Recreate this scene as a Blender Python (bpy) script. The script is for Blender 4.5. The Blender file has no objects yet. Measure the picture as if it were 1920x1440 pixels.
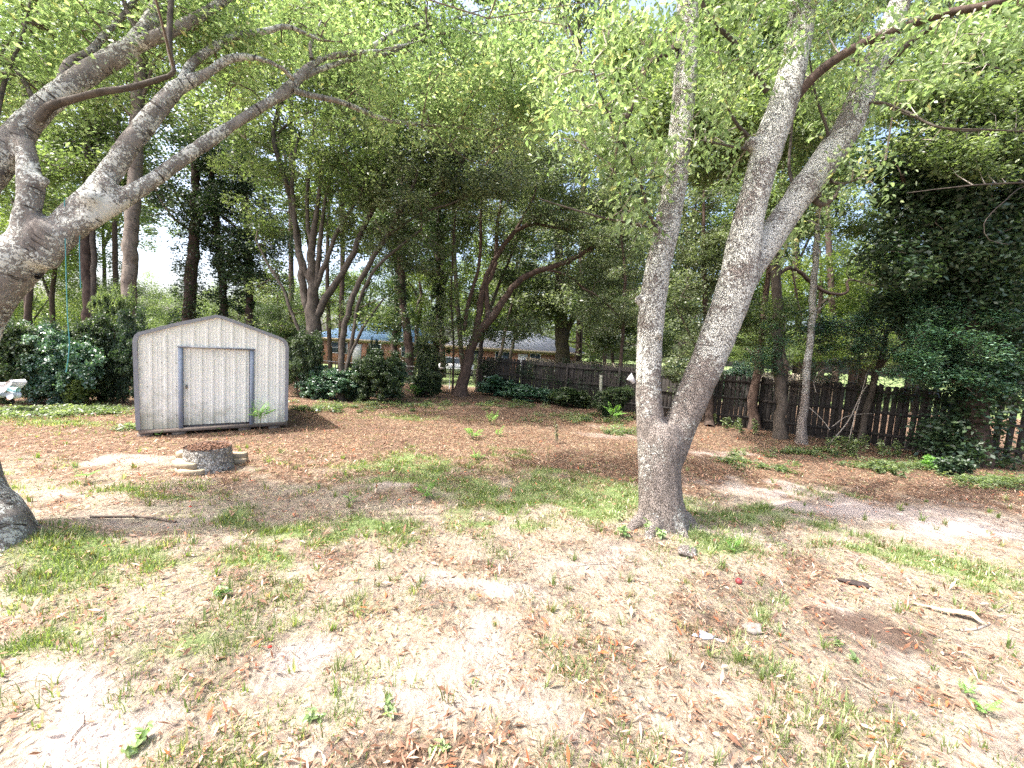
import bpy, math, random
import numpy as np
from mathutils import Vector, Matrix
R = math.radians
# ------------------------------------------------------------------ camera, world, sun, exposure
scene = bpy.context.scene
COL = scene.collection
CAM_H, F, CX, CY = 2.2, 750.0, 960.0, 720.0
PITCH, ROLL = R(4.6), R(3.4)
cz = Vector((0, 0, CAM_H))
_f = Vector((0, math.cos(PITCH), -math.sin(PITCH)))
_r0 = Vector((1, 0, 0)); _u0 = Vector((0, math.sin(PITCH), math.cos(PITCH)))
_r = _r0 * math.cos(ROLL) + _u0 * math.sin(ROLL)
_u = -_r0 * math.sin(ROLL) + _u0 * math.cos(ROLL)
cam_d = bpy.data.cameras.new("camera"); cam = bpy.data.objects.new("camera", cam_d); COL.objects.link(cam)
cam.matrix_world = Matrix(((_r.x, _u.x, -_f.x, 0), (_r.y, _u.y, -_f.y, 0), (_r.z, _u.z, -_f.z, CAM_H), (0, 0, 0, 1)))
cam_d.sensor_width = 36; cam_d.lens = 36 * F / 1920.0; cam_d.clip_end = 2000; cam_d.clip_start = 0.05
scene.camera = cam
SUN_TO = Vector((-0.72, -0.20, 1.25)).normalized()
w = bpy.data.worlds.new("World"); scene.world = w; w.use_nodes = True
nt = w.node_tree; nt.nodes.clear()
sky = nt.nodes.new("ShaderNodeTexSky"); sky.sky_type = 'NISHITA'; sky.sun_disc = False
sky.sun_elevation = math.asin(SUN_TO.z); sky.sun_rotation = math.atan2(SUN_TO.x, SUN_TO.y)
sky.air_density = .8; sky.dust_density = 6.0; sky.ozone_density = 1.0
bg = nt.nodes.new("ShaderNodeBackground"); bg.inputs[1].default_value = 0.15
wo = nt.nodes.new("ShaderNodeOutputWorld")
nt.links.new(sky.outputs[0], bg.inputs[0]); nt.links.new(bg.outputs[0], wo.inputs[0])
sd = bpy.data.lights.new("sun", 'SUN'); sd.energy = 2.5; sd.angle = R(0.6); sd.color = (1.0, 0.965, 0.92)
so = bpy.data.objects.new("sun", sd); COL.objects.link(so)
so.rotation_euler = SUN_TO.to_track_quat('Z', 'Y').to_euler(); so.location = (-10, 3, 20)
scene.view_settings.view_transform = 'Standard'; scene.view_settings.look = 'None'
scene.view_settings.gamma = 1; scene.view_settings.exposure = 2.2
scene.view_settings.use_curve_mapping = False
scene.render.engine = 'CYCLES'
cy = scene.cycles
cy.use_denoising = False; cy.max_bounces = 7; cy.diffuse_bounces = 4; cy.glossy_bounces = 2
cy.transmission_bounces = 4; cy.transparent_max_bounces = 4; cy.sample_clamp_indirect = 3
cy.caustics_reflective = False; cy.caustics_refractive = False

# ------------------------------------------------------------------ pixel <-> world helpers (photo is 1920 x 1440)
def ray(px, py):
    return _f + _r * ((px - CX) / F) - _u * ((py - CY) / F)
def P(px, py, d):
    return cz + ray(px, py) * d
def G(px, py, z=0.0):
    v = ray(px, py); t = (z - CAM_H) / v.z
    return Vector((v.x * t, v.y * t, z))

# ------------------------------------------------------------------ noise
def _h(ix, iy, s):
    n = (ix.astype(np.int64) * 374761393 + iy.astype(np.int64) * 668265263 + s * 982451653) & 0x7fffffff
    n = ((n ^ (n >> 13)) * 1274126177) & 0x7fffffff
    return ((n ^ (n >> 16)) & 0xffff) / 65535.0
def vn(x, y, sc, s=0):
    x = np.asarray(x, float) * sc + 1000; y = np.asarray(y, float) * sc + 1000
    ix = np.floor(x); iy = np.floor(y); fx = x - ix; fy = y - iy
    fx = fx * fx * (3 - 2 * fx); fy = fy * fy * (3 - 2 * fy)
    a = _h(ix, iy, s); b = _h(ix + 1, iy, s); c = _h(ix, iy + 1, s); d = _h(ix + 1, iy + 1, s)
    return (a * (1 - fx) + b * fx) * (1 - fy) + (c * (1 - fx) + d * fx) * fy
def fbm(x, y, sc, s=0):
    return (vn(x, y, sc, s) + .5 * vn(x, y, sc * 2.1, s + 7) + .25 * vn(x, y, sc * 4.3, s + 13)) / 1.75
def sst(x):
    x = np.clip(x, 0, 1); return x * x * (3 - 2 * x)
MAIN = G(1240, 992); LEFT = G(-45, 1045)
def height(x, y):
    x = np.asarray(x, float); y = np.asarray(y, float)
    z = (fbm(x, y, .7, 3) - .5) * .10 * np.clip(y / 4, .3, 1) + (vn(x, y, 3.0, 5) - .5) * .02
    z = z + .10 * np.exp(-((x - MAIN.x) ** 2 + (y - MAIN.y) ** 2) / .5)
    z = z + .16 * np.exp(-((x - LEFT.x) ** 2 + (y - LEFT.y) ** 2) / .6)
    k = np.exp(-(((x + 6.9) / 2.6) ** 2 + ((y - 9.6) / 2.6) ** 2) ** 2); z = z * (1 - k) - .03 * k
    z = z - 2.7 * sst((-x - 11) / 24) * sst((y - 12) / 22)
    return z
def gz(p, dz=0):
    return Vector((p.x, p.y, float(height(p.x, p.y)) + dz))
def GG(px, py, dz=0): return gz(G(px, py), dz)

def blobs(lst):
    out = []
    for (px, py, rx, ry, wgt) in lst:
        c = G(px, py); a = G(px, py - ry); b = G(px, py + ry)
        out.append((c.x, c.y, rx / F * c.y, max(abs(a.y - b.y) / 2, .08), wgt))
    return out
def field(bl, x, y):
    v = np.zeros_like(np.asarray(x, float)); k = .25 + .05 * np.clip(y, 0, 20)
    x, y = x + (fbm(x, y, 1.3, 31) - .5) * 3.2 * k, y + (fbm(x, y, 1.5, 37) - .5) * 2.6 * k
    for (bx, by, rx, ry, wg) in bl:
        v = np.maximum(v, wg * np.exp(-(((x - bx) / rx) ** 2 + ((y - by) / ry) ** 2)))
    return v
SAND = blobs([(120, 1345, 210, 60, 1.2), (575, 1255, 70, 40, 1.0), (880, 1100, 190, 30, .75), (860, 1240, 150, 60, .55), (1650, 960, 260, 26, 1.1),
              (1820, 990, 160, 26, 1.0), (1400, 912, 100, 14, .8), (1150, 815, 110, 12, .42), (240, 850, 130, 14, .1), (620, 850, 90, 12, .1), (900, 1330, 300, 60, .7),
              (300, 1310, 120, 50, .7), (1100, 1060, 150, 25, .5), (720, 920, 90, 10, .6), (100, 940, 120, 12, .6), (1390, 1010, 90, 14, .6),
              (300, 1000, 160, 14, .6), (0, 1110, 120, 25, .5), (1350, 850, 80, 8, .7), (850, 1200, 110, 35, .6), (620, 1390, 100, 40, .5)])
GRASS = blobs([(650, 985, 110, 22, 1.1), (110, 1215, 120, 26, 1.1), (430, 1170, 190, 45, .7), (810, 872, 130, 18, 1.4), (1110, 935, 170, 34, 1.35), (900, 975, 90, 20, .8),
               (1380, 960, 120, 20, 1.1), (1340, 1030, 90, 25, 1.1), (1620, 1030, 170, 20, .9), (1500, 920, 120, 12, .7), (430, 990, 130, 26, .9), (250, 1060, 230, 30, .8), (820, 920, 70, 14, .9),
               (500, 1060, 80, 24, .8), (1450, 1160, 50, 30, .9), (1780, 1060, 120, 20, .6), (700, 1350, 70, 50, .7), (480, 1400, 80, 30, .4), (1100, 1240, 120, 40, .4), (1600, 1420, 160, 60, .2),
               (60, 790, 120, 12, .9), (100, 1100, 150, 30, .6), (300, 940, 160, 14, .6), (1880, 1100, 100, 25, .6), (1200, 1400, 200, 50, .2),
               (640, 900, 100, 10, .5), (1000, 990, 80, 16, .7), (760, 780, 100, 8, .6), (1280, 1340, 60, 40, .25), (950, 930, 170, 26, 1.0), (760, 900, 120, 16, .8), (1040, 900, 120, 14, .8), (560, 1130, 160, 40, .5), (1250, 1060, 90, 20, .6), (330, 1240, 120, 40, .5), (1500, 1250, 120, 40, .35), (960, 850, 60, 8, .6), (700, 860, 50, 8, .5)])
ORANGE = blobs([(1780, 1330, 220, 110, 1.0), (1650, 1150, 180, 50, .8), (1000, 1390, 260, 50, .8), (500, 1300, 160, 60, .5), (1150, 1220, 160, 60, .4), (1850, 1120, 120, 40, .6)])
SOIL = blobs([(1640, 1180, 130, 28, 1.0), (1600, 1095, 60, 12, .9), (1720, 1190, 80, 16, .8), (60, 1020, 90, 14, .7), (1590, 1290, 120, 40, .4)])
def masks(x, y):
    n1 = fbm(x, y, 1.6, 11); n2 = fbm(x, y, 3.1, 17); n3 = fbm(x, y, .9, 23)
    sand = field(SAND, x, y) * (.65 + .7 * n1) + np.clip((n3 - .62) * 2.5, 0, .45) * (y < 7)
    far = sst((y - 5.0) / 3.0)
    grass = field(GRASS, x, y) * (.35 + 1.1 * n2) + np.clip((n1 - .56) * 2.2, 0, .32) * (1 - .75 * far)
    beyond = sst((y - 22) / 3.0)
    grass = np.clip(np.maximum(grass, beyond * .95) - sand * .35, 0, 1)
    soil = field(SOIL, x, y) * (.5 + n2) + np.clip((fbm(x, y, .8, 71) - .5) * 3, 0, .55) * far
    sand = np.clip(sand, 0, 1) * (1 - beyond * .8)
    litter = np.clip(.42 + .58 * far - .55 * sand + (n2 - .5) * .9 - .3 * grass, 0.05, 1) * (1 - beyond)
    return sand, grass, soil, litter

# ------------------------------------------------------------------ object helpers
def tag(o, label=None, cat=None, group=None, kind=None):
    if label: o["label"] = label
    if cat: o["category"] = cat
    if group: o["group"] = group
    if kind: o["kind"] = kind
    return o
def empty(name, loc=(0, 0, 0), rz=0.0, **k):
    o = bpy.data.objects.new(name, None); COL.objects.link(o); o.location = loc; o.rotation_euler = (0, 0, rz)
    return tag(o, **k)
def np_mesh(name, verts, faces, mat=None, smooth=False, attrs=None):
    verts = np.asarray(verts, np.float32).reshape(-1, 3)
    me = bpy.data.meshes.new(name); me.vertices.add(len(verts)); me.vertices.foreach_set("co", verts.ravel())
    if isinstance(faces, np.ndarray) and faces.ndim == 2:
        k = faces.shape[1]; n = len(faces); idx = faces.ravel(); ls = np.arange(n) * k; lt = np.full(n, k)
    else:
        lt = np.array([len(f) for f in faces]); n = len(faces)
        idx = np.concatenate([np.asarray(f) for f in faces]) if n else np.array([], int)
        ls = np.concatenate([[0], np.cumsum(lt)[:-1]]) if n else np.array([], int)
    me.loops.add(len(idx)); me.loops.foreach_set("vertex_index", idx.astype(np.int32))
    me.polygons.add(n); me.polygons.foreach_set("loop_start", ls.astype(np.int32))
    try: me.polygons.foreach_set("loop_total", lt.astype(np.int32))
    except Exception: pass
    if smooth: me.polygons.foreach_set("use_smooth", np.ones(n, bool))
    for k, v in (attrs or {}).items():
        v = np.asarray(v, np.float32)
        if v.ndim == 1:
            a = me.attributes.new(k, 'FLOAT', 'POINT'); a.data.foreach_set("value", v)
        else:
            a = me.attributes.new(k, 'FLOAT_COLOR', 'POINT')
            c = np.ones((len(v), 4), np.float32); c[:, :3] = v; a.data.foreach_set("color", c.ravel())
    me.update(calc_edges=True)
    if mat: me.materials.append(mat)
    return me
def obj(name, me, parent=None, loc=None, rot=None, **k):
    o = bpy.data.objects.new(name, me); COL.objects.link(o)
    if parent: o.parent = parent
    if loc is not None: o.location = loc
    if rot is not None: o.rotation_euler = rot
    return tag(o, **k)
class MB:
    def __init__(s): s.v = []; s.f = []; s.a = []
    def quad(s, *p):
        b = len(s.v); s.v += [tuple(q) for q in p]; s.f.append(list(range(b, b + len(p)))); return s
    def add(s, v, f):
        b = len(s.v); s.v += [tuple(q) for q in v]; s.f += [[i + b for i in q] for q in f]; return s
    def box(s, x0, y0, z0, x1, y1, z1, bev=0.0):
        if bev <= 0:
            v = [(x0, y0, z0), (x1, y0, z0), (x1, y1, z0), (x0, y1, z0), (x0, y0, z1), (x1, y0, z1), (x1, y1, z1), (x0, y1, z1)]
            return s.add(v, [(0, 3, 2, 1), (4, 5, 6, 7), (0, 1, 5, 4), (1, 2, 6, 5), (2, 3, 7, 6), (3, 0, 4, 7)])
        b = bev; v = []
        for z, e in ((z0, b), (z0 + b, 0), (z1 - b, 0), (z1, b)):
            v += [(x0 + e, y0 + e, z), (x1 - e, y0 + e, z), (x1 - e, y1 - e, z), (x0 + e, y1 - e, z)]
        f = [(3, 2, 1, 0), (12, 13, 14, 15)]
        for k in range(3):
            for i in range(4):
                j = (i + 1) % 4; f.append((k * 4 + i, k * 4 + j, k * 4 + 4 + j, k * 4 + 4 + i))
        return s.add(v, f)
    def tube(s, pts, rad, sides=8, cap=True):
        pts = [Vector(p) for p in pts]; n = len(pts)
        if not hasattr(rad, '__len__'): rad = [rad] * n
        b = len(s.v); up = None
        for i in range(n):
            t = (pts[min(i + 1, n - 1)] - pts[max(i - 1, 0)]).normalized()
            if up is None:
                up = Vector((0, 0, 1)) if abs(t.z) < .9 else Vector((1, 0, 0))
            a = t.cross(up)
            if a.length < 1e-4: a = t.cross(Vector((1, .1, 0)))
            a.normalize(); up = a.cross(t).normalized()
            for k in range(sides):
                q = 2 * math.pi * k / sides
                s.v.append(tuple(pts[i] + (a * math.cos(q) + up * math.sin(q)) * rad[i]))
        for i in range(n - 1):
            for k in range(sides):
                j = (k + 1) % sides
                s.f.append([b + i * sides + k, b + i * sides + j, b + (i + 1) * sides + j, b + (i + 1) * sides + k])
        if cap:
            s.f.append([b + k for k in range(sides)]); s.f.append([b + (n - 1) * sides + k for k in reversed(range(sides))])
        return s
    def build(s, name, mat, parent=None, smooth=False, origin=None, loc=None, rot=None, **k):
        v = np.array(s.v, float)
        if origin is not None: v = v - np.array(origin)
        return obj(name, np_mesh(name, v, s.f, mat, smooth), parent, loc, rot, **k)
def spline(pts, step=.12):
    pts = [np.array(p, float) for p in pts]
    if len(pts) == 2: pts = [pts[0], (pts[0] + pts[1]) / 2, pts[1]]
    q = [2 * pts[0] - pts[1]] + pts + [2 * pts[-1] - pts[-2]]; out = []
    for i in range(1, len(q) - 2):
        a, b, c, d = q[i - 1], q[i], q[i + 1], q[i + 2]
        n = max(2, int(np.linalg.norm((c - b)[:3]) / step))
        for t in np.arange(n) / n:
            out.append(.5 * ((2 * b) + (c - a) * t + (2 * a - 5 * b + 4 * c - d) * t * t + (3 * b - a - 3 * c + d) * t ** 3))
    out.append(pts[-1]); out = np.array(out); out[:, 3] = np.maximum(out[:, 3], .004); return out

# ------------------------------------------------------------------ materials
def newmat(name):
    m = bpy.data.materials.new(name); m.use_nodes = True; n = m.node_tree; n.nodes.clear()
    o = n.nodes.new("ShaderNodeOutputMaterial"); b = n.nodes.new("ShaderNodeBsdfPrincipled")
    n.links.new(b.outputs[0], o.inputs[0]); return m, n, b, o
def N(n, t, **k):
    x = n.nodes.new(t)
    for a, v in k.items():
        if a.startswith("i_"):
            x.inputs[int(a[2:])].default_value = v
        else: setattr(x, a, v)
    return x
def ramp(n, src, stops):
    r = n.nodes.new("ShaderNodeValToRGB"); e = r.color_ramp.elements
    while len(e) < len(stops): e.new(.5)
    for i, (p, c) in enumerate(stops):
        e[i].position = p; e[i].color = (*c, 1) if hasattr(c, '__len__') else (c, c, c, 1)
    n.links.new(src, r.inputs[0]); return r.outputs[0]
def noise(n, vec, scale, detail=4, rough=.6, dist=0.0):
    x = N(n, "ShaderNodeTexNoise"); x.inputs["Scale"].default_value = scale; x.inputs["Detail"].default_value = detail
    x.inputs["Roughness"].default_value = rough; x.inputs["Distortion"].default_value = dist
    if vec is not None: n.links.new(vec, x.inputs["Vector"])
    return x.outputs[0]
def mixc(n, fac, a, b, bt='MIX'):
    x = N(n, "ShaderNodeMix", data_type='RGBA', blend_type=bt)
    for s, v in ((0, fac), (6, a), (7, b)):
        if hasattr(v, 'is_linked') or isinstance(v, bpy.types.NodeSocket): n.links.new(v, x.inputs[s])
        else: x.inputs[s].default_value = v if not hasattr(v, '__len__') else (*v, 1)
    return x.outputs[2]
def mth(n, op, a, b=0.0):
    x = N(n, "ShaderNodeMath", operation=op)
    for s, v in ((0, a), (1, b)):
        if isinstance(v, bpy.types.NodeSocket): n.links.new(v, x.inputs[s])
        else: x.inputs[s].default_value = v
    return x.outputs[0]
def mapv(n, vec, sc):
    x = N(n, "ShaderNodeMapping"); x.inputs[3].default_value = sc; n.links.new(vec, x.inputs[0]); return x.outputs[0]
def bump(n, b, h, s=.5, d=.02):
    x = N(n, "ShaderNodeBump"); x.inputs[0].default_value = s; x.inputs[1].default_value = d
    n.links.new(h, x.inputs["Height"]); n.links.new(x.outputs[0], b.inputs["Normal"])
def flat(name, col, rough=.6, metal=0.0, var=.15, sc=6.0, bmp=.0, col2=None, stretch=(1, 1, 1)):
    m, n, b, o = newmat(name); tc = N(n, "ShaderNodeTexCoord").outputs["Object"]
    v = mapv(n, tc, stretch)
    x = noise(n, v, sc, 5, .65)
    c2 = col2 or tuple(c * (1 - var * 2) for c in col)
    n.links.new(ramp(n, x, [(.3, c2), (.65, col)]), b.inputs[0])
    b.inputs["Roughness"].default_value = rough; b.inputs["Metallic"].default_value = metal
    if bmp: bump(n, b, x, bmp, .01)
    return m
def leafmat(name, stops, transl=.35, tcol=None, rough=.42, spec=.5):
    m, n, b, o = newmat(name)
    a = N(n, "ShaderNodeAttribute", attribute_name="tint")
    c = ramp(n, a.outputs["Fac"], stops)
    n.links.new(c, b.inputs[0]); b.inputs["Roughness"].default_value = rough
    b.inputs["Specular IOR Level"].default_value = spec
    t = N(n, "ShaderNodeBsdfTranslucent")
    tc = mixc(n, 1.0, c, tcol or (1.9, 2.1, .9), 'MULTIPLY'); n.links.new(tc, t.inputs[0])
    mx = N(n, "ShaderNodeMixShader"); mx.inputs[0].default_value = transl
    n.links.new(b.outputs[0], mx.inputs[1]); n.links.new(t.outputs[0], mx.inputs[2]); n.links.new(mx.outputs[0], o.inputs[0])
    return m
M = {}
M['leaf_lime'] = leafmat("leaf_lime", [(0, (.13, .19, .08)), (.5, (.26, .335, .16)), (.93, (.43, .48, .27)), (1, (.46, .41, .18))], .5, tcol=(1.4, 1.55, 1.05))
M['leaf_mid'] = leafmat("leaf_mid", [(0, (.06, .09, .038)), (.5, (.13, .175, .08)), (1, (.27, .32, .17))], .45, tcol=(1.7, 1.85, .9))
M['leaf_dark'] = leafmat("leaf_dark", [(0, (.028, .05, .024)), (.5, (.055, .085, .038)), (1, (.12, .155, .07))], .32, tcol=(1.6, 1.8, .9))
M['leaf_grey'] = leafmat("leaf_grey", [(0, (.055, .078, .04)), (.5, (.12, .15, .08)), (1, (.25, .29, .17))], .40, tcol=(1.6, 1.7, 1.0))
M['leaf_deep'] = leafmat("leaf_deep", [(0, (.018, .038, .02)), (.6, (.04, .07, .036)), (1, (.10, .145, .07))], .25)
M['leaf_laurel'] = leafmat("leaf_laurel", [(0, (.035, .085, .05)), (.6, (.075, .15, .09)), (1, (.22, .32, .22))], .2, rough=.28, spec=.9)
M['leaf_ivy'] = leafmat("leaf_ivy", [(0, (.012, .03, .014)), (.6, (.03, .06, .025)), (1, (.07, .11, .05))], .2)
M['leaf_far'] = leafmat("leaf_far", [(0, (.055, .09, .025)), (.5, (.11, .155, .045)), (1, (.20, .24, .08))], .45, tcol=(1.7, 1.8, .8))
M['fern'] = leafmat("fern", [(0, (.12, .24, .06)), (1, (.22, .38, .12))], .45)
M['weed'] = leafmat("weed", [(0, (.13, .21, .08)), (1, (.34, .42, .22))], .35)
M['grass'] = leafmat("grass_blade", [(0, (.18, .12, .06)), (.15, (.12, .135, .05)), (.6, (.135, .19, .065)), (.85, (.21, .275, .10)), (1, (.42, .39, .22))], .35)
M['litter'] = leafmat("dead_leaf", [(0, (.06, .035, .022)), (.3, (.17, .085, .05)), (.6, (.35, .20, .13)), (.82, (.57, .44, .34)), (.93, (.42, .14, .065)), (1, (.55, .12, .045))], .12, tcol=(1.2, 1, .8), rough=.6, spec=.3)

def bark(name, dark, light, lichen, amt=.5, plates=0.0, bands=0.0, lic_scale=22, pz=None, vscale=(1, 1, .5)):
    m, n, b, o = newmat(name); tc = N(n, "ShaderNodeTexCoord").outputs["Object"]
    v = mapv(n, tc, vscale)
    n1 = noise(n, v, 9, 6, .7, .4); n2 = noise(n, tc, lic_scale, 5, .75, .6); n3 = noise(n, tc, 2.2, 3, .6)
    c = ramp(n, n1, [(.3, dark), (.68, light)])
    lo = .72 - .34 * amt
    th = mth(n, 'ADD', n2, mth(n, 'MULTIPLY', mth(n, 'SUBTRACT', n3, .5), .7))
    if pz:      # pale lichen thins out towards the foot of the trunk
        sep = N(n, "ShaderNodeSeparateXYZ"); n.links.new(tc, sep.inputs[0])
        hz = mth(n, 'ADD', mth(n, 'MULTIPLY', sep.outputs[2], pz[0]), mth(n, 'SUBTRACT', mth(n, 'MULTIPLY', sep.outputs[0], -pz[2]), pz[1]))
        hz = mth(n, 'MINIMUM', mth(n, 'MAXIMUM', hz, -.07), .09)
        th = mth(n, 'ADD', th, hz)
    lf = ramp(n, th, [(lo, 0.0), (lo + .07, 1.0)])
    c = mixc(n, lf, c, lichen)
    h = mth(n, 'ADD', n1, mth(n, 'MULTIPLY', lf, .35))
    if plates:
        vo = N(n, "ShaderNodeTexVoronoi", feature='DISTANCE_TO_EDGE'); vo.inputs["Scale"].default_value = plates
        wv = mixc(n, .06, mapv(n, tc, (1, 1, .6)), None or N(n, "ShaderNodeTexNoise").outputs[1]); n.links.new(wv, vo.inputs[0])
        cr = ramp(n, mth(n, 'ADD', vo.outputs[0], mth(n, 'MULTIPLY', mth(n, 'SUBTRACT', n2, .5), .25)), [(.0, 0.0), (.12, 1.0)])
        c = mixc(n, cr, tuple(x * .75 for x in dark), c); h = mth(n, 'ADD', h, mth(n, 'MULTIPLY', cr, .8))
    if bands:
        a = N(n, "ShaderNodeAttribute", attribute_name="along")
        cmb = N(n, "ShaderNodeCombineXYZ"); n.links.new(mth(n, 'MULTIPLY', a.outputs["Fac"], bands), cmb.inputs[0])
        vv = N(n, "ShaderNodeVectorMath", operation='ADD'); n.links.new(cmb.outputs[0], vv.inputs[0]); n.links.new(mapv(n, tc, (5, 5, 5)), vv.inputs[1])
        bn = noise(n, vv.outputs[0], 1.0, 3, .6); br = ramp(n, bn, [(.33, 0.0), (.40, 1.0)])
        c = mixc(n, br, tuple(x * .6 for x in dark), c); h = mth(n, 'ADD', h, mth(n, 'MULTIPLY', br, .7))
    n.links.new(c, b.inputs[0]); b.inputs["Roughness"].default_value = .9; b.inputs["Specular IOR Level"].default_value = .2
    bump(n, b, h, .9, .03); return m
M['bark_main'] = bark("bark_main", (.15, .128, .112), (.36, .31, .275), (.58, .575, .515), .66, plates=58, lic_scale=26, pz=(.34, .60, .12))
M['bark_left'] = bark("bark_left", (.11, .092, .08), (.30, .27, .24), (.50, .50, .45), .76, bands=26, lic_scale=34)
M['bark_brown'] = bark("bark_brown", (.04, .033, .027), (.12, .10, .082), (.22, .215, .18), .25)
M['bark_band'] = bark("bark_band", (.10, .085, .07), (.24, .20, .165), (.34, .32, .27), .3, bands=14)
M['bark_dark'] = bark("bark_dark", (.03, .022, .018), (.10, .07, .055), (.2, .19, .16), .1)
M['bark_red'] = bark("bark_red", (.04, .028, .023), (.13, .088, .068), (.32, .28, .23), .2)
M['bark_stump'] = bark("bark_stump", (.34, .31, .27), (.50, .46, .41), (.60, .57, .50), .8, plates=34, vscale=(1, 1, 1))
M['twig'] = flat("twig_bark", (.17, .13, .10), .9, var=.3, sc=20)
M['twig_pale'] = flat("twig_pale", (.36, .32, .27), .9, var=.25, sc=20)

# ------------------------------------------------------------------ ground
def axis(lo, mid0, mid1, hi, fine, growth=1.12):
    a = list(np.arange(mid0, mid1, fine)); s = fine; x = a[-1]
    while x < hi: s *= growth; x += s; a.append(x)
    s = fine; x = mid0; b = []
    while x > lo: s *= growth; x -= s; b.append(x)
    return np.array(b[::-1] + a)
xs = axis(-260, -8, 9, 260, .065); ys = axis(-30, 1.2, 12, 420, .065, 1.06)
X, Y = np.meshgrid(xs, ys); nx, ny = len(xs), len(ys); X = X.ravel(); Y = Y.ravel()
sa, gr, sl, li = masks(X, Y)
ii = np.arange((ny - 1) * (nx - 1)); r_ = ii // (nx - 1); c_ = ii % (nx - 1); b0 = r_ * nx + c_
faces = np.stack([b0, b0 + 1, b0 + nx + 1, b0 + nx], 1)
m, n, b, o = newmat("ground")
tc = N(n, "ShaderNodeTexCoord").outputs["Object"]
at = N(n, "ShaderNodeAttribute", attribute_name="mask"); sep = N(n, "ShaderNodeSeparateColor"); n.links.new(at.outputs["Color"], sep.inputs[0])
a2 = N(n, "ShaderNodeAttribute", attribute_name="soil")
f1 = noise(n, tc, 38, 5, .75); f2 = noise(n, tc, 9, 5, .7, .5); f3 = noise(n, tc, 120, 3, .7)
vo = N(n, "ShaderNodeTexVoronoi"); vo.inputs["Scale"].default_value = 26; n.links.new(mapv(n, mixc(n, .12, tc, N(n, "ShaderNodeTexNoise").outputs[1]), (1, .7, 1)), vo.inputs[0])
litc = ramp(n, vo.outputs["Color"], [(.15, (.075, .048, .03)), (.4, (.18, .11, .062)), (.6, (.30, .195, .115)), (.85, (.45, .35, .24))])
litc = mixc(n, ramp(n, f1, [(.42, 0.0), (.62, 1.0)]), (.085, .055, .04), litc)
sandc = mixc(n, ramp(n, f3, [(.35, 0.0), (.6, 1.0)]), (.27, .215, .185), (.44, .38, .345))
thatch = mixc(n, ramp(n, f1, [(.35, 0.0), (.6, 1.0)]), (.13, .125, .06), (.36, .33, .21))
base = mixc(n, ramp(n, f2, [(.38, 0.0), (.62, 1.0)]), litc, thatch)
base = mixc(n, .33, base, sandc)
base = mixc(n, ramp(n, mth(n, 'ADD', sep.outputs[2], mth(n, 'MULTIPLY', mth(n, 'SUBTRACT', f2, .5), .9)), [(.35, 0.0), (.75, 1.0)]), base, litc)
gf = ramp(n, mth(n, 'ADD', sep.outputs[1], mth(n, 'MULTIPLY', mth(n, 'SUBTRACT', f1, .5), .8)), [(.35, 0.0), (.8, 1.0)])
grc = mixc(n, ramp(n, f1, [(.3, 0.0), (.7, 1.0)]), (.085, .125, .04), (.22, .28, .11))
base = mixc(n, gf, base, grc)
sf = ramp(n, mth(n, 'ADD', sep.outputs[0], mth(n, 'MULTIPLY', mth(n, 'SUBTRACT', f2, .5), .8)), [(.22, 0.0), (.95, 1.0)])
base = mixc(n, sf, base, sandc)
base = mixc(n, ramp(n, mth(n, 'ADD', a2.outputs["Fac"], mth(n, 'MULTIPLY', mth(n, 'SUBTRACT', f1, .5), .9)), [(.4, 0.0), (.8, .85)]), base, (.105, .07, .052))
n.links.new(base, b.inputs[0]); b.inputs["Roughness"].default_value = .95; b.inputs["Specular IOR Level"].default_value = .15
bump(n, b, mth(n, 'ADD', mth(n, 'ADD', f1, vo.outputs["Distance"]), mth(n, 'MULTIPLY', f3, .3)), .8, .03)
me = np_mesh("ground", np.stack([X, Y, height(X, Y)], 1), faces, m, True, {"mask": np.stack([sa, gr, li], 1), "soil": sl})
obj("ground", me, kind='structure', label="sandy yard ground with brown leaf litter and thin grass")

# ------------------------------------------------------------------ leaves
def leaf_arrays(pos, rng, size, elong=2.0, up=.22, droop=.25, tint=None, six=False, hang=0.0):
    n = len(pos); nr = rng.normal(size=(n, 3)); nr /= np.linalg.norm(nr, axis=1)[:, None]
    nr[:, 2] = np.abs(nr[:, 2]); nr = nr * (1 - up) + np.array([0, 0, up]); nr /= np.linalg.norm(nr, axis=1)[:, None]
    a = rng.uniform(0, 2 * math.pi, n); d = np.stack([np.cos(a), np.sin(a), -droop + rng.normal(size=n) * .35 - hang * rng.uniform(.2, 1.6, n)], 1)
    d -= nr * (d * nr).sum(1)[:, None] * (1 - hang * .6); d /= np.linalg.norm(d, axis=1)[:, None]
    s = np.cross(nr, d); s /= np.linalg.norm(s, axis=1)[:, None] + 1e-9
    L = (size * rng.uniform(.6, 1.3, n))[:, None]; W = L / elong * .5
    if six:
        v = np.stack([pos, pos + d * L * .35 + s * W + nr * W * .4, pos + d * L * .72 + s * W * .75 + nr * W * .2, pos + d * L - nr * L * .08,
                      pos + d * L * .72 - s * W * .75 + nr * W * .2, pos + d * L * .35 - s * W + nr * W * .4], 1).reshape(-1, 3)
        k = np.arange(n)[:, None] * 6
        f = np.concatenate([k + np.array([0, 1, 2, 3]), k + np.array([0, 3, 4, 5])], 0); r = 6
    else:
        v = np.stack([pos, pos + d * L * .5 + s * W + nr * W * .35, pos + d * L, pos + d * L * .5 - s * W + nr * W * .35], 1).reshape(-1, 3)
        f = np.arange(n * 4).reshape(-1, 4); r = 4
    if tint is None: tint = rng.uniform(0, 1, n)
    return v, f, np.repeat(np.clip(tint, 0, 1), r)
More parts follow.
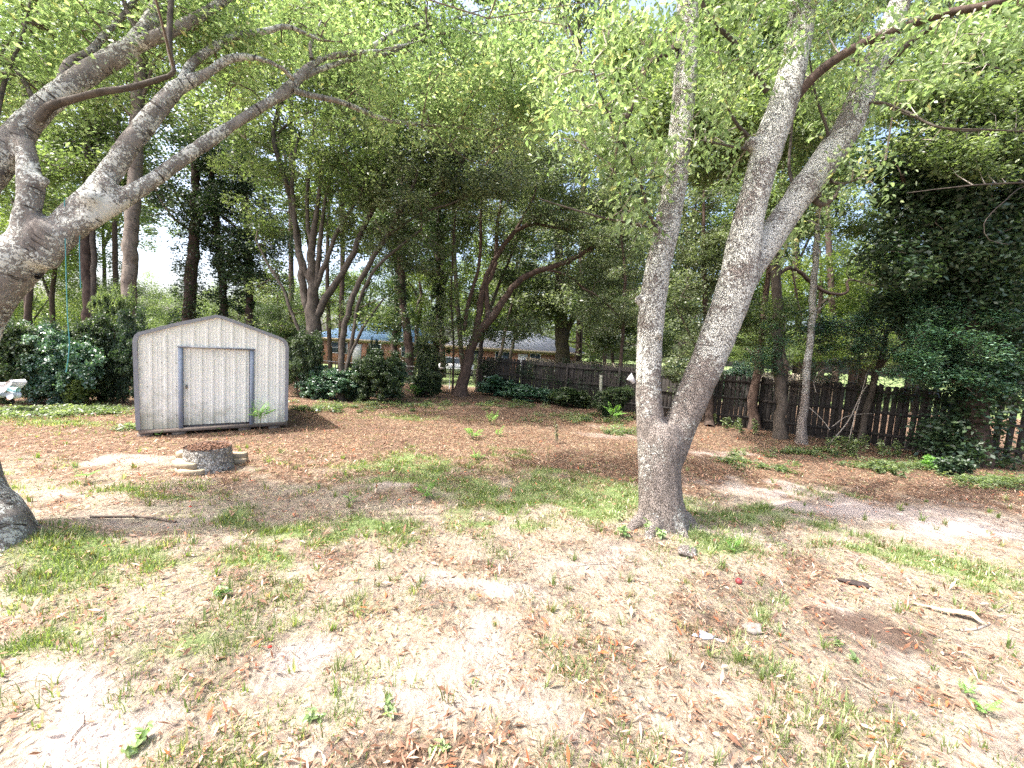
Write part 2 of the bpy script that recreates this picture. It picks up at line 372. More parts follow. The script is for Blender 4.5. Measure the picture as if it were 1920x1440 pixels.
def cluster_leaves(centers, rng, rad, per, flatz=.55, **k):
    n = len(centers); ct = rng.uniform(.15, .75, n)
    cnt = np.maximum(3, (per * rng.uniform(.4, 1.6, n)).astype(int)); idx = np.repeat(np.arange(n), cnt)
    off = rng.normal(size=(len(idx), 3)); off *= (rng.uniform(.2, 1, len(idx)) ** .6 / np.linalg.norm(off, axis=1))[:, None]
    off[:, 2] *= flatz
    rr = rad * rng.uniform(.6, 1.4, n)
    pos = centers[idx] + off * rr[idx][:, None]
    t = ct[idx] + rng.normal(size=len(idx)) * .22
    return leaf_arrays(pos, rng, tint=t, **k)
def in_blobs(bl, rng, n):
    vol = np.array([b[3] * b[4] * b[5] for b in bl], float) ** .75; pick = rng.choice(len(bl), n, p=vol / vol.sum())
    out = []
    for i in pick:
        px, py, d, rx, ry, rd = bl[i]
        while True:
            q = rng.uniform(-1, 1, 3)
            if q @ q < 1: break
        q = q / max(np.linalg.norm(q), 1e-6) * np.linalg.norm(q) ** .7
        dd = max(d + q[2] * rd, 2.2)
        p = P(px + q[0] * rx, py + q[1] * ry, d); v = p - cz      # keep the blob's metric size at its own distance
        out.append(tuple(cz + v + ray(px, py).normalized() * (dd - d)))
    return np.array(out)
def connect(nodes, centers, rng, r0, mb, keepd=2.6):
    nodes = list(map(np.array, nodes)); arr = np.array(nodes)
    dist = np.min(np.linalg.norm(centers[:, None] - arr[None, ::2], axis=2), axis=1)
    tot = len(nodes) + len(centers); A = np.zeros((tot, 3)); A[:len(nodes)] = arr; wt = np.zeros(tot); wt[:len(nodes)] = 0; k = len(nodes)
    for i in np.argsort(dist):
        c = centers[i]; dd = np.linalg.norm(A[:k] - c, axis=1) + wt[:k] * .25 + np.maximum(A[:k, 2] - c[2], 0) * .5
        j = int(np.argmin(dd)); a = A[j]; L = np.linalg.norm(c - a)
        if L < .05: continue
        mid = (a + c) / 2 + rng.normal(size=3) * L * .09 + np.array([0, 0, L * .10])
        r = max(r0 * (1 - .16 * wt[j]), r0 * .22)
        mb.tube([a, a * .4 + mid * .6 - np.array([0, 0, L * .01]), mid, c], [r, r * .8, r * .65, r * .35], 4, False)
        A[k] = mid; wt[k] = wt[j] + .5; k += 1
        if k < tot: pass
        A = np.vstack([A, np.zeros((1, 3))]); wt = np.append(wt, 0)
        A[k] = c; wt[k] = wt[j] + 1; k += 1

def bark_tube(paths, name, mat, parent, origin, sides=10, seed=0, flare=None, **k):
    """one bark mesh from splined paths [(x,y,z,r)...]"""
    V = []; Fc = []; AL = []; base = 0
    for pi, sp in enumerate(paths):
        p = sp[:, :3]; n = len(p); t = np.gradient(p, axis=0); t /= np.linalg.norm(t, axis=1)[:, None] + 1e-9
        up = np.array([0.2, 1, 0.1]); al = np.concatenate([[0], np.cumsum(np.linalg.norm(np.diff(p, axis=0), axis=1))])
        for i in range(n):
            a = np.cross(t[i], up); a /= np.linalg.norm(a) + 1e-9; up = np.cross(a, t[i])
            q = 2 * np.pi * np.arange(sides) / sides
            wob = 1 + .10 * (vn(q * 1.1 + seed, np.full(sides, al[i] * 1.6 + pi * 9), 1.0, seed) - .5) * 2 + .05 * (vn(q * 2.5, np.full(sides, al[i] * 5), 1, seed + 3) - .5)
            V.append(p[i] + (a[None] * np.cos(q)[:, None] + up[None] * np.sin(q)[:, None]) * (sp[i, 3] * wob)[:, None]); AL += [al[i]] * sides
        kk = np.arange(sides); j = (kk + 1) % sides
        for i in range(n - 1):
            Fc.append(np.stack([base + i * sides + kk, base + i * sides + j, base + (i + 1) * sides + j, base + (i + 1) * sides + kk], 1))
        V.append(p[-1:] + t[-1:] * sp[-1, 3] * .5); AL.append(al[-1])
        base += n * sides + 1
    V = np.concatenate(V) - np.array(origin); Fc = np.concatenate(Fc)
    return obj(name, np_mesh(name, V, Fc, mat, True, {"along": np.array(AL)}), parent, **k)

def px_stem(st, d0=None):
    """(px, py, depth, radius) list -> splined world path"""
    return spline([(*P(px, py, d), r) for (px, py, d, r) in st], .15)

TRI = [0]
MASTER = {}
def master(kind, i):
    """a handful of shared leaf meshes in a unit ball, for far crowns and shrubs"""
    if (kind, i) in MASTER: return MASTER[(kind, i)]
    rg = np.random.default_rng(900 + i * 7 + len(kind)); ncl, rad, per, size = {'far': (110, .22, 230, .036), 'thin': (90, .18, 180, .040), 'bush': (85, .2, 130, .10), 'low': (34, .32, 60, .24)}[kind]
    q = rg.normal(size=(ncl, 3)); q *= (rg.uniform(.1, 1, ncl) ** .45 / np.linalg.norm(q, axis=1))[:, None]
    lump = vn(q[:, 0] * 2 + i * 5, q[:, 1] * 2 + q[:, 2] * 1.7, 1, i) ; q *= (.62 + .75 * lump)[:, None]
    v, f, t = cluster_leaves(q, rg, rad, per, .75, size=size, elong=1.8)
    me = np_mesh("foliage", v, f, None, False, {"tint": t}); me.materials.append(None); TRI[0] += len(f) * 2
    MASTER[(kind, i)] = me; return me
def place_master(name, kind, i, parent, loc, sc, mat, rz=0.0):
    o = obj(name, master(kind, i), parent, loc, (0, 0, rz)); o.scale = sc
    o.material_slots[0].link = 'OBJECT'; o.material_slots[0].material = M[mat]; return o
def tree(name, label, base, stems, crown=None, cl=60, per=120, rad=.5, size=.1, lmat='leaf_mid', bmat='bark_brown', seed=1, tw=.02, cat='tree', group=None,
         sides=10, twig_mat=None, ivy=None, parts=('trunk', 'limb'), leafk=None, flatz=.6, crown_name='crown', thin=.82):
    rng = np.random.default_rng(seed)
    root = empty(name, base, label=label, cat=cat, group=group); O = tuple(base)
    sp = [px_stem(s) if len(s[0]) == 4 else None for s in stems]
    sp[0][0, :3] = np.array([base[0], base[1], base[2] - .1]) if len(stems[0]) and True else sp[0][0, :3]
    for q_ in sp: q_[:, 3] *= thin
    # root flare
    r0 = sp[0][:, 3].copy(); zz = sp[0][:, 2] - base[2]; sp[0][:, 3] = r0 * (1 + .45 * np.exp(-np.clip(zz, 0, 9) / .22))
    for i, s in enumerate(sp):
        # light wander so that no stem is a clean curve
        L = np.arange(len(s)); amp = np.minimum(s[:, 3] * .35, .05) * np.minimum(L / 4.0, 1)
        s[:, 0] += amp * (vn(L * .45 + seed * 7, L * 0. + i, 1, seed) - .5) * 2; s[:, 1] += amp * (vn(L * .45 + 50, L * 0. + i, 1, seed + 1) - .5) * 2
        bark_tube([s], parts[0] if i == 0 else parts[1], M[bmat], root, O, sides if i == 0 else max(6, sides - 2), seed + i)
    nodes = np.concatenate([s[len(s) // 4 if i == 0 else 0:, :3] for i, s in enumerate(sp)])
    if crown:
        c = in_blobs(crown, rng, cl)
        c[:, 2] = np.maximum(c[:, 2], base[2] + .3)
        mb = MB(); connect(nodes, c, rng, tw, mb); mb.build("twigs", M[twig_mat or 'twig'], root, False, O, kind='stuff')
        v, f, t = cluster_leaves(c, rng, rad, per, flatz, size=size, **(leafk or {}))
        TRI[0] += len(f) * 2
        obj(crown_name, np_mesh(crown_name, v - np.array(O), f, M[lmat], False, {"tint": t}), root)
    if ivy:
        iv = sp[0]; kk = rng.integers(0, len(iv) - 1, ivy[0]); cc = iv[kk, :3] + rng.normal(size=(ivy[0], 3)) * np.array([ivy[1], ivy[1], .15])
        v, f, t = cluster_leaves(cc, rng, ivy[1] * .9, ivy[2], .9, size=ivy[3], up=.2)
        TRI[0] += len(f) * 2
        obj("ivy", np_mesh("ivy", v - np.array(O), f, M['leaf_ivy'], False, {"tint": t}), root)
    return root
#@@SCENE@@
def merged_trunk(paths, name, mat, parent, O, voxel=.03, lumps=.012, seed=0, extra=None):
    mb = MB()
    for sp in paths:
        s = sp[::2] if len(sp) > 8 else sp
        if not np.allclose(s[-1], sp[-1]): s = np.vstack([s, sp[-1:]])
        mb.tube(s[:, :3], list(s[:, 3]), 12, True)
    for (p, r) in (extra or []):
        mb.tube([Vector(p) - Vector((0, 0, r * .8)), Vector(p), Vector(p) + Vector((0, 0, r * .8))], [r * .6, r, r * .6], 10, True)
    tmp = bpy.data.objects.new("tmp_trunk", np_mesh("tmp_trunk", np.array(mb.v) - np.array(O), mb.f)); COL.objects.link(tmp)
    md = tmp.modifiers.new("r", 'REMESH'); md.mode = 'VOXEL'; md.voxel_size = voxel
    s2 = tmp.modifiers.new("s", 'SMOOTH'); s2.factor = .6; s2.iterations = 5
    dg = bpy.context.evaluated_depsgraph_get(); dg.update()
    me = bpy.data.meshes.new_from_object(tmp.evaluated_get(dg)); bpy.data.objects.remove(tmp)
    n = len(me.vertices); co = np.zeros(n * 3, np.float32); me.vertices.foreach_get("co", co); co = co.reshape(-1, 3)
    no = np.zeros(n * 3, np.float32); me.vertices.foreach_get("normal", no); no = no.reshape(-1, 3)
    cl = []; al = []
    for sp in paths:
        d = np.concatenate([[0], np.cumsum(np.linalg.norm(np.diff(sp[:, :3], axis=0), axis=1))]); cl.append(sp[:, :3] - np.array(O)); al.append(d + len(al) * 3.3)
    # distance along = projection on the nearest centre-line piece
    along = np.zeros(n); best = np.full(n, 1e9)
    for c, a in zip(cl, al):
        for i in range(len(c) - 1):
            ab = c[i + 1] - c[i]; L2 = ab @ ab + 1e-9; t = np.clip(((co - c[i]) @ ab) / L2, 0, 1)
            dd = np.linalg.norm(co - (c[i] + t[:, None] * ab), axis=1); k = dd < best
            best[k] = dd[k]; along[k] = (a[i] + t * (a[i + 1] - a[i]))[k]
    w1 = vn(co[:, 0] * 3 + co[:, 2] * 2.2, co[:, 1] * 3 - co[:, 2] * 1.2, 1, seed) - .5
    w2 = vn(co[:, 0] * 9 + co[:, 2] * 4, co[:, 1] * 9 + co[:, 2] * 5, 1, seed + 4) - .5
    co = co + no * (w1 * lumps * 2 + w2 * lumps)[:, None]
    me.vertices.foreach_set("co", co.astype(np.float32).ravel())
    a = me.attributes.new("along", 'FLOAT', 'POINT'); a.data.foreach_set("value", along.astype(np.float32))
    me.polygons.foreach_set("use_smooth", np.ones(len(me.polygons), bool)); me.materials.clear(); me.materials.append(M[mat]); me.update()
    me.name = name
    return obj(name, me, parent)

def leaf_part(name, c, O, parent, rng, rad, per, size, mat, **k):
    v, f, t = cluster_leaves(c, rng, rad, per, k.pop('flatz', .6), size=size, **k); TRI[0] += len(f) * 2
    return obj(name, np_mesh(name, v - np.array(O), f, M[mat], False, {"tint": t}), parent)

# ------------------------------------------------------------------ the forked lichen tree
rng = np.random.default_rng(5)
D = 5.25
mbase = GG(1240, 990)
root = empty("forked_tree", mbase, label="grey lichen-covered tree forking low above the grass into tall stems", cat="tree"); O = tuple(mbase)
def S(*a): return spline([(*P(x, y, d), r) for (x, y, d, r) in a], .06)
trunk = spline([(mbase.x, mbase.y, mbase.z - .15, .37), (mbase.x, mbase.y, mbase.z + .05, .325), (*P(1238, 940, D), .29), (*P(1236, 880, D), .275), (*P(1238, 830, D), .29), (*P(1240, 795, D), .25)], .06)
left = S((1226, 850, D, .20), (1219, 790, D, .185), (1216, 740, D, .170), (1217, 690, D, .165), (1220, 600, D, .172), (1231, 520, D, .168), (1249, 430, D, .162), (1264, 350, D + .05, .158), (1280, 200, D + .15, .155), (1288, 80, D + .25, .145), (1290, -120, D + .4, .12), (1296, -420, D + .6, .06))
right = S((1252, 870, D, .20), (1272, 810, D, .215), (1300, 740, D, .235), (1338, 650, D, .24), (1368, 570, D, .25), (1388, 500, D + .02, .245), (1402, 420, D + .05, .215), (1424, 330, D + .1, .20), (1443, 265, D + .15, .215), (1468, 195, D + .2, .205), (1492, 100, D + .3, .18), (1506, 0, D + .4, .17), (1515, -140, D + .5, .13), (1505, -420, D + .7, .06))
third = S((1382, 540, D + .1, .19), (1420, 480, D + .25, .20), (1462, 420, D + .35, .195), (1500, 365, D + .45, .195), (1548, 300, D + .6, .20), (1592, 232, D + .7, .19), (1626, 150, D + .8, .175), (1650, 90, D + .9, .16), (1685, 10, D + 1, .15), (1740, -120, D + 1.2, .11), (1800, -380, D + 1.5, .05))
right[:, 3] *= .93
roots_ = [spline([(mbase.x, mbase.y, mbase.z + .18, .15), (*(GG(px, py, .03)), .08), (*(GG(px2, py2, -.06)), .04)], .06) for (px, py, px2, py2) in
          ((1192, 995, 1172, 1003), (1272, 1006, 1290, 1020), (1290, 988, 1305, 992), (1222, 1008, 1212, 1018))]
merged_trunk([trunk, left, right, third] + roots_, "trunk", 'bark_main', root, O, .028, .010, 3,
             extra=[(P(1198, 562, D - .02), .075), (P(1238, 628, D - .17), .055), (P(1408, 270, D + .1), .10), (P(1236, 434, D - .1), .06)])
br = [  # bare darker branches
    [(1478, 200, D + .2, .085), (1500, 172, D + .15, .068), (1545, 128, D, .06), (1610, 86, D - .2, .055), (1680, 58, D - .4, .05), (1760, 28, D - .6, .045), (1880, 2, D - .9, .035), (2050, -60, D - 1.2, .02)],
    [(1640, 140, D + .8, .06), (1668, 118, D + .7, .05), (1700, 85, D + .5, .04), (1745, 52, D + .3, .034), (1800, 20, D, .02)],
    [(1438, 172, D + .2, .04), (1410, 130, D + .1, .035), (1372, 75, D, .032), (1330, 35, D - .1, .028), (1300, -40, D - .2, .02)],
    [(1272, 85, D + .2, .055), (1250, 100, D, .045), (1212, 125, D - .2, .042), (1200, 165, D - .3, .038), (1178, 215, D - .4, .03), (1160, 262, D - .5, .02), (1150, 320, D - .6, .012)],
    [(1236, 434, D, .03), (1190, 420, D - .2, .02), (1130, 408, D - .4, .014), (1050, 385, D - .6, .009), (1010, 372, D - .7, .005)],
    [(1232, 432, D, .03), (1215, 395, D - .15, .022), (1200, 340, D - .3, .017), (1170, 270, D - .5, .013), (1130, 190, D - .7, .009), (1110, 120, D - .8, .006)],
    [(1402, 255, D + .15, .03), (1380, 230, D + .1, .02), (1362, 195, D, .012), (1355, 150, D, .008)],
    [(1400, 280, D + .1, .02), (1340, 268, D, .014), (1280, 258, D, .01)],
    [(1600, 205, D + .7, .03), (1645, 192, D + .5, .02), (1700, 210, D + .3, .016), (1760, 238, D, .013), (1850, 243, D - .2, .01), (1960, 248, D - .4, .006)],
    [(1545, 295, D + .6, .03), (1552, 250, D + .6, .022), (1530, 180, D + .6, .016), (1515, 90, D + .6, .01)],
    [(1590, 215, D + .7, .028), (1605, 150, D + .8, .02), (1612, 80, D + .8, .015), (1622, 0, D + .9, .01)],
    [(1500, 380, D + .5, .03), (1480, 320, D + .55, .02), (1484, 250, D + .6, .016), (1490, 190, D + .7, .008)],
    [(1545, 330, D + .6, .03), (1575, 345, D + .4, .018), (1620, 330, D + .2, .01), (1660, 300, D, .006)],
    [(1524, 370, D + .5, .05), (1540, 385, D + .5, .04), (1562, 372, D + .4, .03), (1575, 350, D + .4, .015)]]
bsp = [S(*b) for b in br]
for i, s in enumerate(bsp):
    bark_tube([s], "branch", M['bark_dark' if i in (0, 3) else 'bark_brown'], root, O, 7, 40 + i)
nodes = np.concatenate([s[:, :3] for s in bsp] + [left[-14:, :3], right[-14:, :3], third[-14:, :3]])
cb = [(1170, 330, 4.7, 60, 90, .5), (1110, 200, 4.6, 100, 100, .6), (1200, 420, 4.8, 35, 40, .2), (1040, 90, 4.8, 130, 90, .8), (1400, 60, 4.8, 110, 90, .5), (1340, 180, 5.0, 70, 110, .5),
      (1560, 60, 5.6, 120, 90, .6), (1600, 330, 5.4, 60, 40, .3), (1760, 90, 4.6, 150, 90, .8), (1380, 330, 5.8, 40, 120, .5), (1480, 420, 6.2, 60, 80, .5), (1220, 30, 4.6, 90, 70, .6),
      (1700, -150, 5.5, 300, 150, 1.4), (1350, -150, 5.2, 300, 120, 1.5), (1230, 300, 4.9, 40, 120, .3), (1560, 180, 6.2, 90, 90, .6), (1870, 40, 4.4, 90, 70, .6)]
c = in_blobs(cb, rng, 330); mb = MB(); connect(nodes, c, rng, .012, mb); mb.build("twigs", M['twig_pale'], root, False, O, kind='stuff')
leaf_part("crown", c, O, root, rng, .34, 55, .083, 'leaf_lime', elong=2.3, up=.25, hang=.8, six=True, flatz=1.0)

# ------------------------------------------------------------------ the leaning tree with long limbs
rng = np.random.default_rng(6)
lb = GG(-45, 1040)
root = empty("leaning_tree", lb, label="old leaning tree with long scarred limbs arching over the shed", cat="tree"); O = tuple(lb)
trunk = spline([(lb.x, lb.y, lb.z - .2, .44), (lb.x, lb.y, lb.z + .08, .37), (*P(-84, 935, 3.8), .33), (*P(-108, 800, 3.8), .30), (*P(-92, 690, 3.82), .27), (*P(-58, 590, 3.86), .24), (*P(18, 500, 3.92), .215), (*P(110, 430, 4.0), .17)], .06)
l1 = S((70, 490, 3.95, .19), (115, 445, 4.0, .165), (190, 398, 4.1, .135), (280, 342, 4.3, .118), (380, 272, 4.6, .108), (470, 213, 4.9, .098), (535, 172, 5.1, .092), (562, 145, 5.2, .09), (600, 112, 5.4, .07), (660, 100, 5.6, .06), (730, 92, 5.8, .05), (800, 72, 6.0, .035), (870, 50, 6.2, .02), (950, 20, 6.4, .01))
l2 = S((90, 460, 3.98, .19), (140, 400, 4.05, .17), (190, 345, 4.15, .15), (230, 290, 4.2, .145), (268, 240, 4.3, .14), (300, 200, 4.4, .13), (335, 163, 4.5, .12), (385, 140, 4.6, .085), (430, 110, 4.7, .072), (480, 108, 4.8, .06), (530, 128, 4.9, .05), (552, 150, 5.05, .05))
l3 = S((-70, 700, 3.8, .2), (-75, 480, 3.8, .19), (-45, 360, 3.85, .195), (10, 285, 3.95, .19), (60, 222, 4.05, .165), (115, 172, 4.15, .15), (180, 128, 4.3, .145), (240, 92, 4.4, .14), (285, 45, 4.5, .13), (305, -10, 4.6, .12), (330, -120, 4.8, .10), (360, -320, 5.2, .06))
l4 = S((25, 520, 3.9, .15), (38, 460, 3.88, .145), (52, 390, 3.88, .135), (58, 345, 3.9, .15), (52, 300, 3.92, .12), (45, 262, 3.95, .12))
for q_ in (l1, l2, l3, l4): q_[:, 3] *= .69
roots_ = [spline([(lb.x, lb.y, lb.z + .2, .22), (*GG(a, b_, .02), .09), (*GG(c_, d_, -.05), .04)], .06) for (a, b_, c_, d_) in ((40, 1018, 95, 1016), (-10, 1050, 5, 1062), (-120, 1060, -180, 1090))]
merged_trunk([trunk, l1, l2, l3, l4] + roots_, "trunk", 'bark_left', root, O, .03, .013, 9, extra=[(P(82, 338, 3.9), .06), (P(200, 350, 4.1), .10), (P(170, 372, 4.0), .10)])
br = [
    ('bark_red', [(72, 225, 4.0, .075), (95, 200, 4.0, .07), (140, 185, 4.0, .055), (190, 172, 4.0, .055), (240, 165, 4.05, .05), (300, 148, 4.1, .042), (325, 135, 4.1, .035), (318, 95, 4.15, .045), (318, 40, 4.2, .045), (325, -40, 4.3, .035)]),
    ('bark_left', [(262, 82, 4.4, .085), (310, 62, 4.4, .075), (355, 42, 4.5, .07), (400, 15, 4.6, .06), (450, -20, 4.7, .05), (520, -60, 4.9, .03)]),
    ('bark_left', [(110, 172, 4.15, .06), (128, 120, 4.2, .055), (170, 95, 4.3, .045), (205, 55, 4.4, .04), (235, 25, 4.5, .035), (270, -30, 4.6, .03)]),
    ('bark_left', [(340, 160, 4.5, .07), (360, 120, 4.6, .06), (400, 90, 4.7, .055), (440, 68, 4.8, .055), (500, 58, 4.9, .045), (540, 50, 5.0, .035), (600, 75, 5.2, .02)]),
    ('bark_brown', [(270, 75, 4.4, .03), (250, 45, 4.4, .035), (235, 10, 4.45, .03), (225, -30, 4.5, .025)]),
    ('bark_left', [(548, 168, 5.1, .05), (580, 178, 5.3, .045), (640, 192, 5.6, .042), (690, 212, 5.9, .042), (740, 228, 6.1, .035), (830, 236, 6.4, .025), (920, 244, 6.7, .012)]),
    ('bark_left', [(560, 150, 5.2, .05), (600, 130, 5.4, .045), (660, 112, 5.7, .035), (740, 96, 6.0, .03), (800, 60, 6.2, .025), (870, 28, 6.4, .015), (950, 10, 6.6, .008)]),
    ('bark_left', [(700, 85, 5.7, .035), (760, 50, 5.9, .03), (830, 48, 6.1, .022), (900, 65, 6.3, .015), (960, 100, 6.5, .01), (1010, 135, 6.7, .006)]),
    ('bark_brown', [(780, 232, 6.2, .02), (830, 262, 6.3, .016), (870, 295, 6.4, .011), (910, 310, 6.5, .006)]),
    ('bark_left', [(585, 110, 5.3, .03), (582, 85, 5.3, .028), (595, 55, 5.35, .02), (602, 40, 5.4, .012)]),
    ('bark_dark', [(5, 330, 3.9, .03), (-10, 250, 3.9, .03), (10, 150, 4.0, .022), (45, 60, 4.1, .018), (60, -20, 4.2, .012)]),
    ('bark_dark', [(70, 200, 4.1, .03), (30, 130, 4.2, .025), (-20, 100, 4.3, .018)]),
    ('bark_dark', [(122, 400, 4.0, .016), (150, 425, 4.3, .012), (165, 440, 4.5, .008)]),
    ('bark_dark', [(70, 520, 3.95, .03), (95, 495, 4.2, .018), (115, 478, 4.4, .012), (140, 478, 4.6, .006)])]
bsp = [S(*b) for _, b in br]
for i, s in enumerate(bsp):
    s[:, 3] *= (.58 if br[i][0] == 'bark_red' else .8); bark_tube([s], "branch", M['bark_left' if br[i][0] == 'bark_left' else 'bark_brown'], root, O, 8, 60 + i)
oh = np.array([[rng.uniform(-6.6, .6), rng.uniform(.6, 4.4), rng.uniform(5.2, 7.2)] for _ in range(75)])  # leaf clusters out of view overhead, added to dapple the foreground with shade
nodes = np.concatenate([s[s.shape[0] // 3:, :3] for s in bsp] + [l1[-30:, :3], l3[-20:, :3]])
cb = [(70, 40, 4.4, 140, 60, .7), (330, 60, 4.8, 130, 70, .7), (450, 60, 5.2, 120, 60, .8), (640, 50, 5.8, 130, 70, 1.), (800, 130, 6.3, 140, 90, 1.), (920, 60, 6.4, 130, 70, 1.), (760, 200, 6.4, 130, 60, .7),
      (900, 220, 6.6, 110, 80, .7), (360, 95, 4.9, 40, 50, .4), (1020, 180, 6.4, 90, 90, .7), (700, -120, 6.2, 320, 110, 1.4), (250, -150, 4.8, 330, 110, 1.3), (90, 130, 4.6, 130, 90, .5), (440, 170, 5.4, 60, 40, .5), (-150, 100, 4.2, 160, 220, 1.0),
      (960, 150, 6.9, 150, 130, .8), (680, 140, 6.4, 120, 80, .6)]
c = in_blobs(cb, rng, 560); c = np.vstack([c, oh]); mb = MB(); connect(nodes, c, rng, .014, mb); mb.build("twigs", M['twig'], root, False, O, kind='stuff')
leaf_part("crown", c, O, root, rng, .42, 125, .070, 'leaf_lime', elong=2.3, up=.3, hang=.5, six=False, flatz=.8)

# ------------------------------------------------------------------ trees round the yard
def yard(*a, **k): return tree(*a, **k)
Dp = lambda p: p.y * _f.y + (p.z - CAM_H) * _f.z
b_ = GG(240, 712); d = Dp(b_)
tree("tall_tree", "tall straight trunk with ringed bark standing behind the shed's grey edge", b_,
     [[(240, 712, d, .36), (240, 600, d, .34), (246, 450, d, .32), (254, 300, d, .30), (262, 160, d, .27), (270, 0, d, .22), (275, -150, d, .12)],
      [(262, 200, d, .10), (290, 120, d, .08), (350, 40, d, .05), (400, -20, d - 1, .03)], [(258, 230, d, .10), (220, 190, d, .08), (160, 120, d, .05)]],
     [(250, 60, d, 230, 150, 3), (110, 180, d + 1, 140, 120, 2), (400, 40, d, 150, 110, 2.5), (60, 330, d, 120, 60, 2), (330, 190, d + 1, 110, 60, 2), (100, -200, d - 4, 300, 140, 3), (420, -120, d - 3, 200, 120, 3)], 230, 200, .9, .17, 'leaf_mid', 'bark_band', 11, .04)  # topmost crown blobs are out of view, added to shade shed and litter
b_ = GG(148, 700, 0); d = Dp(b_)
tree("twin_tree", "dark bent trunk beside the blue rope, behind the low hedge", b_,
     [[(148, 700, d, .30), (150, 650, d, .28), (166, 590, d, .27), (162, 500, d, .25), (158, 430, d, .24), (165, 300, d, .2), (170, 150, d, .15)]],
     [(150, 330, d, 120, 90, 2), (60, 230, d, 130, 100, 2)], 60, 180, .8, .17, 'leaf_mid', 'bark_dark', 12, .03)
tree("slender_tree", "slim pale trunk standing close behind the dark bent trunk", GG(172, 698), 
     [[(172, 698, d, .15), (173, 600, d, .14), (176, 500, d, .13), (174, 420, d, .12), (182, 300, d, .09), (190, 200, d, .06)]],
     [(190, 290, d, 70, 100, 1.5)], 30, 200, .7, .13, 'leaf_mid', 'bark_brown', 13, .02)
for i, (bx, tx, r, lab, bl) in enumerate([(355, 368, .42, "thickest of the ivy-wrapped trunks behind the shed, broad dark ivy to the ground", (350, 330, 130, 110)),
                                          (424, 402, .28, "ivy-wrapped trunk leaning slightly above the shed's ridge", (430, 360, 90, 120)), (470, 462, .25, "ivy-wrapped trunk standing between the shed ridge and its eave", (480, 480, 70, 80))]):
    b_ = GG(bx, 700 + i * 3); d = Dp(b_)
    tree("ivy_tree", lab, b_, [[(bx, 700, d, r), (bx - 2, 600, d, r * .9), ((bx + tx) / 2, 480, d, r * .8), (tx, 380, d, r * .65), (tx - 8, 250, d, r * .4)],
                               [(tx, 440, d, .1), (tx - 50, 400, d, .07), (tx - 90, 330, d, .04)]],
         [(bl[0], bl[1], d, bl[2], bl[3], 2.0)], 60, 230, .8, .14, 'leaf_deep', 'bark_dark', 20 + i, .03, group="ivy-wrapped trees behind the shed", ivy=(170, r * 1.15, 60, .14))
# big many-stemmed tree beside the shed
b_ = GG(585, 742); d = Dp(b_)
tree("spreading_tree", "broad tree with a stout trunk and many dark fanning stems beside the shed", b_,
     [[(585, 742, d, .40), (585, 660, d, .36), (586, 610, d, .35), (586, 560, d, .26), (583, 500, d, .2), (588, 430, d, .14), (600, 350, d, .09), (612, 280, d, .05)],
      [(582, 600, d, .2), (570, 540, d, .17), (562, 480, d, .15), (550, 400, d + .3, .13), (538, 350, d + .3, .12), (520, 290, d, .11), (514, 240, d, .10), (525, 200, d, .09), (545, 165, d, .06)],
      [(590, 600, d, .2), (610, 560, d, .18), (630, 530, d, .16), (655, 490, d, .14), (680, 430, d, .12), (705, 380, d, .11), (730, 330, d, .09), (760, 290, d, .05)],
      [(586, 560, d, .16), (596, 500, d, .12), (604, 420, d, .1), (612, 360, d, .06)],
      [(586, 540, d, .14), (560, 470, d, .12), (552, 400, d, .1), (548, 330, d, .08), (560, 250, d, .05)],
      [(580, 650, d, .09), (562, 620, d, .08), (545, 580, d, .075), (530, 540, d, .06), (505, 500, d, .05), (480, 450, d, .03)],
      [(592, 540, d, .13), (620, 470, d, .1), (640, 420, d, .08), (690, 350, d, .04)],
      [(520, 250, d, .06), (550, 225, d, .05), (590, 205, d - .5, .04), (640, 170, d - 1, .02)],
      [(588, 480, d, .1), (575, 400, d, .09), (580, 320, d, .07), (590, 230, d, .04)]],
     [(600, 260, d, 180, 110, 2.6), (500, 330, d + 1, 90, 130, 2), (720, 300, d, 120, 90, 2.2), (560, 140, d, 160, 90, 2.4), (600, 430, d + 1, 110, 60, 1.5), (500, 600, d + 1.5, 50, 60, 1.0), (660, 120, d, 130, 100, 2), (600, -80, d - 3, 260, 120, 3), (480, 480, d + .8, 60, 60, 1), (700, 570, d - .5, 60, 40, 1.2), (620, 590, d + 1, 60, 40, 1), (640, 230, 11.8, 110, 60, 1.5), (800, 170, 12.3, 120, 70, 1.5), (430, 180, 11.5, 90, 60, 1.5), (560, 60, 10.5, 160, 80, 1.5)], 430, 190, .72, .135, 'leaf_mid', 'bark_brown', 31, .03)
b_ = GG(642, 750); d = Dp(b_)
tree("slim_stemmed_tree", "slim tan tree whose thin stems split near the ground and lean away from the shed", b_,
     [[(642, 750, d, .16), (640, 700, d, .14), (640, 650, d, .13), (652, 590, d, .125), (668, 540, d, .12), (695, 490, d, .115), (720, 450, d, .11), (750, 395, d, .1), (778, 340, d, .07), (790, 290, d, .04)],
      [(646, 705, d, .1), (656, 660, d, .09), (664, 620, d, .085), (672, 570, d, .08), (700, 510, d, .07), (740, 470, d, .06), (790, 430, d, .05)],
      [(648, 690, d, .08), (668, 640, d, .07), (690, 600, d, .06), (720, 560, d, .04)],
      [(760, 380, d, .07), (800, 370, d, .06), (840, 350, d, .05), (870, 300, d, .035), (870, 250, d, .02)],
      [(730, 440, d, .06), (790, 400, d, .05), (850, 380, d, .045), (910, 350, d, .03), (960, 310, d, .02)]],
     [(800, 330, d, 140, 80, 1.8), (900, 300, d, 120, 70, 1.8), (700, 420, d, 60, 50, 1.2), (790, 470, d + .5, 60, 40, 1.0), (870, 200, d, 130, 90, 2)], 230, 190, .55, .115, 'leaf_grey', 'bark_brown', 32, .02)
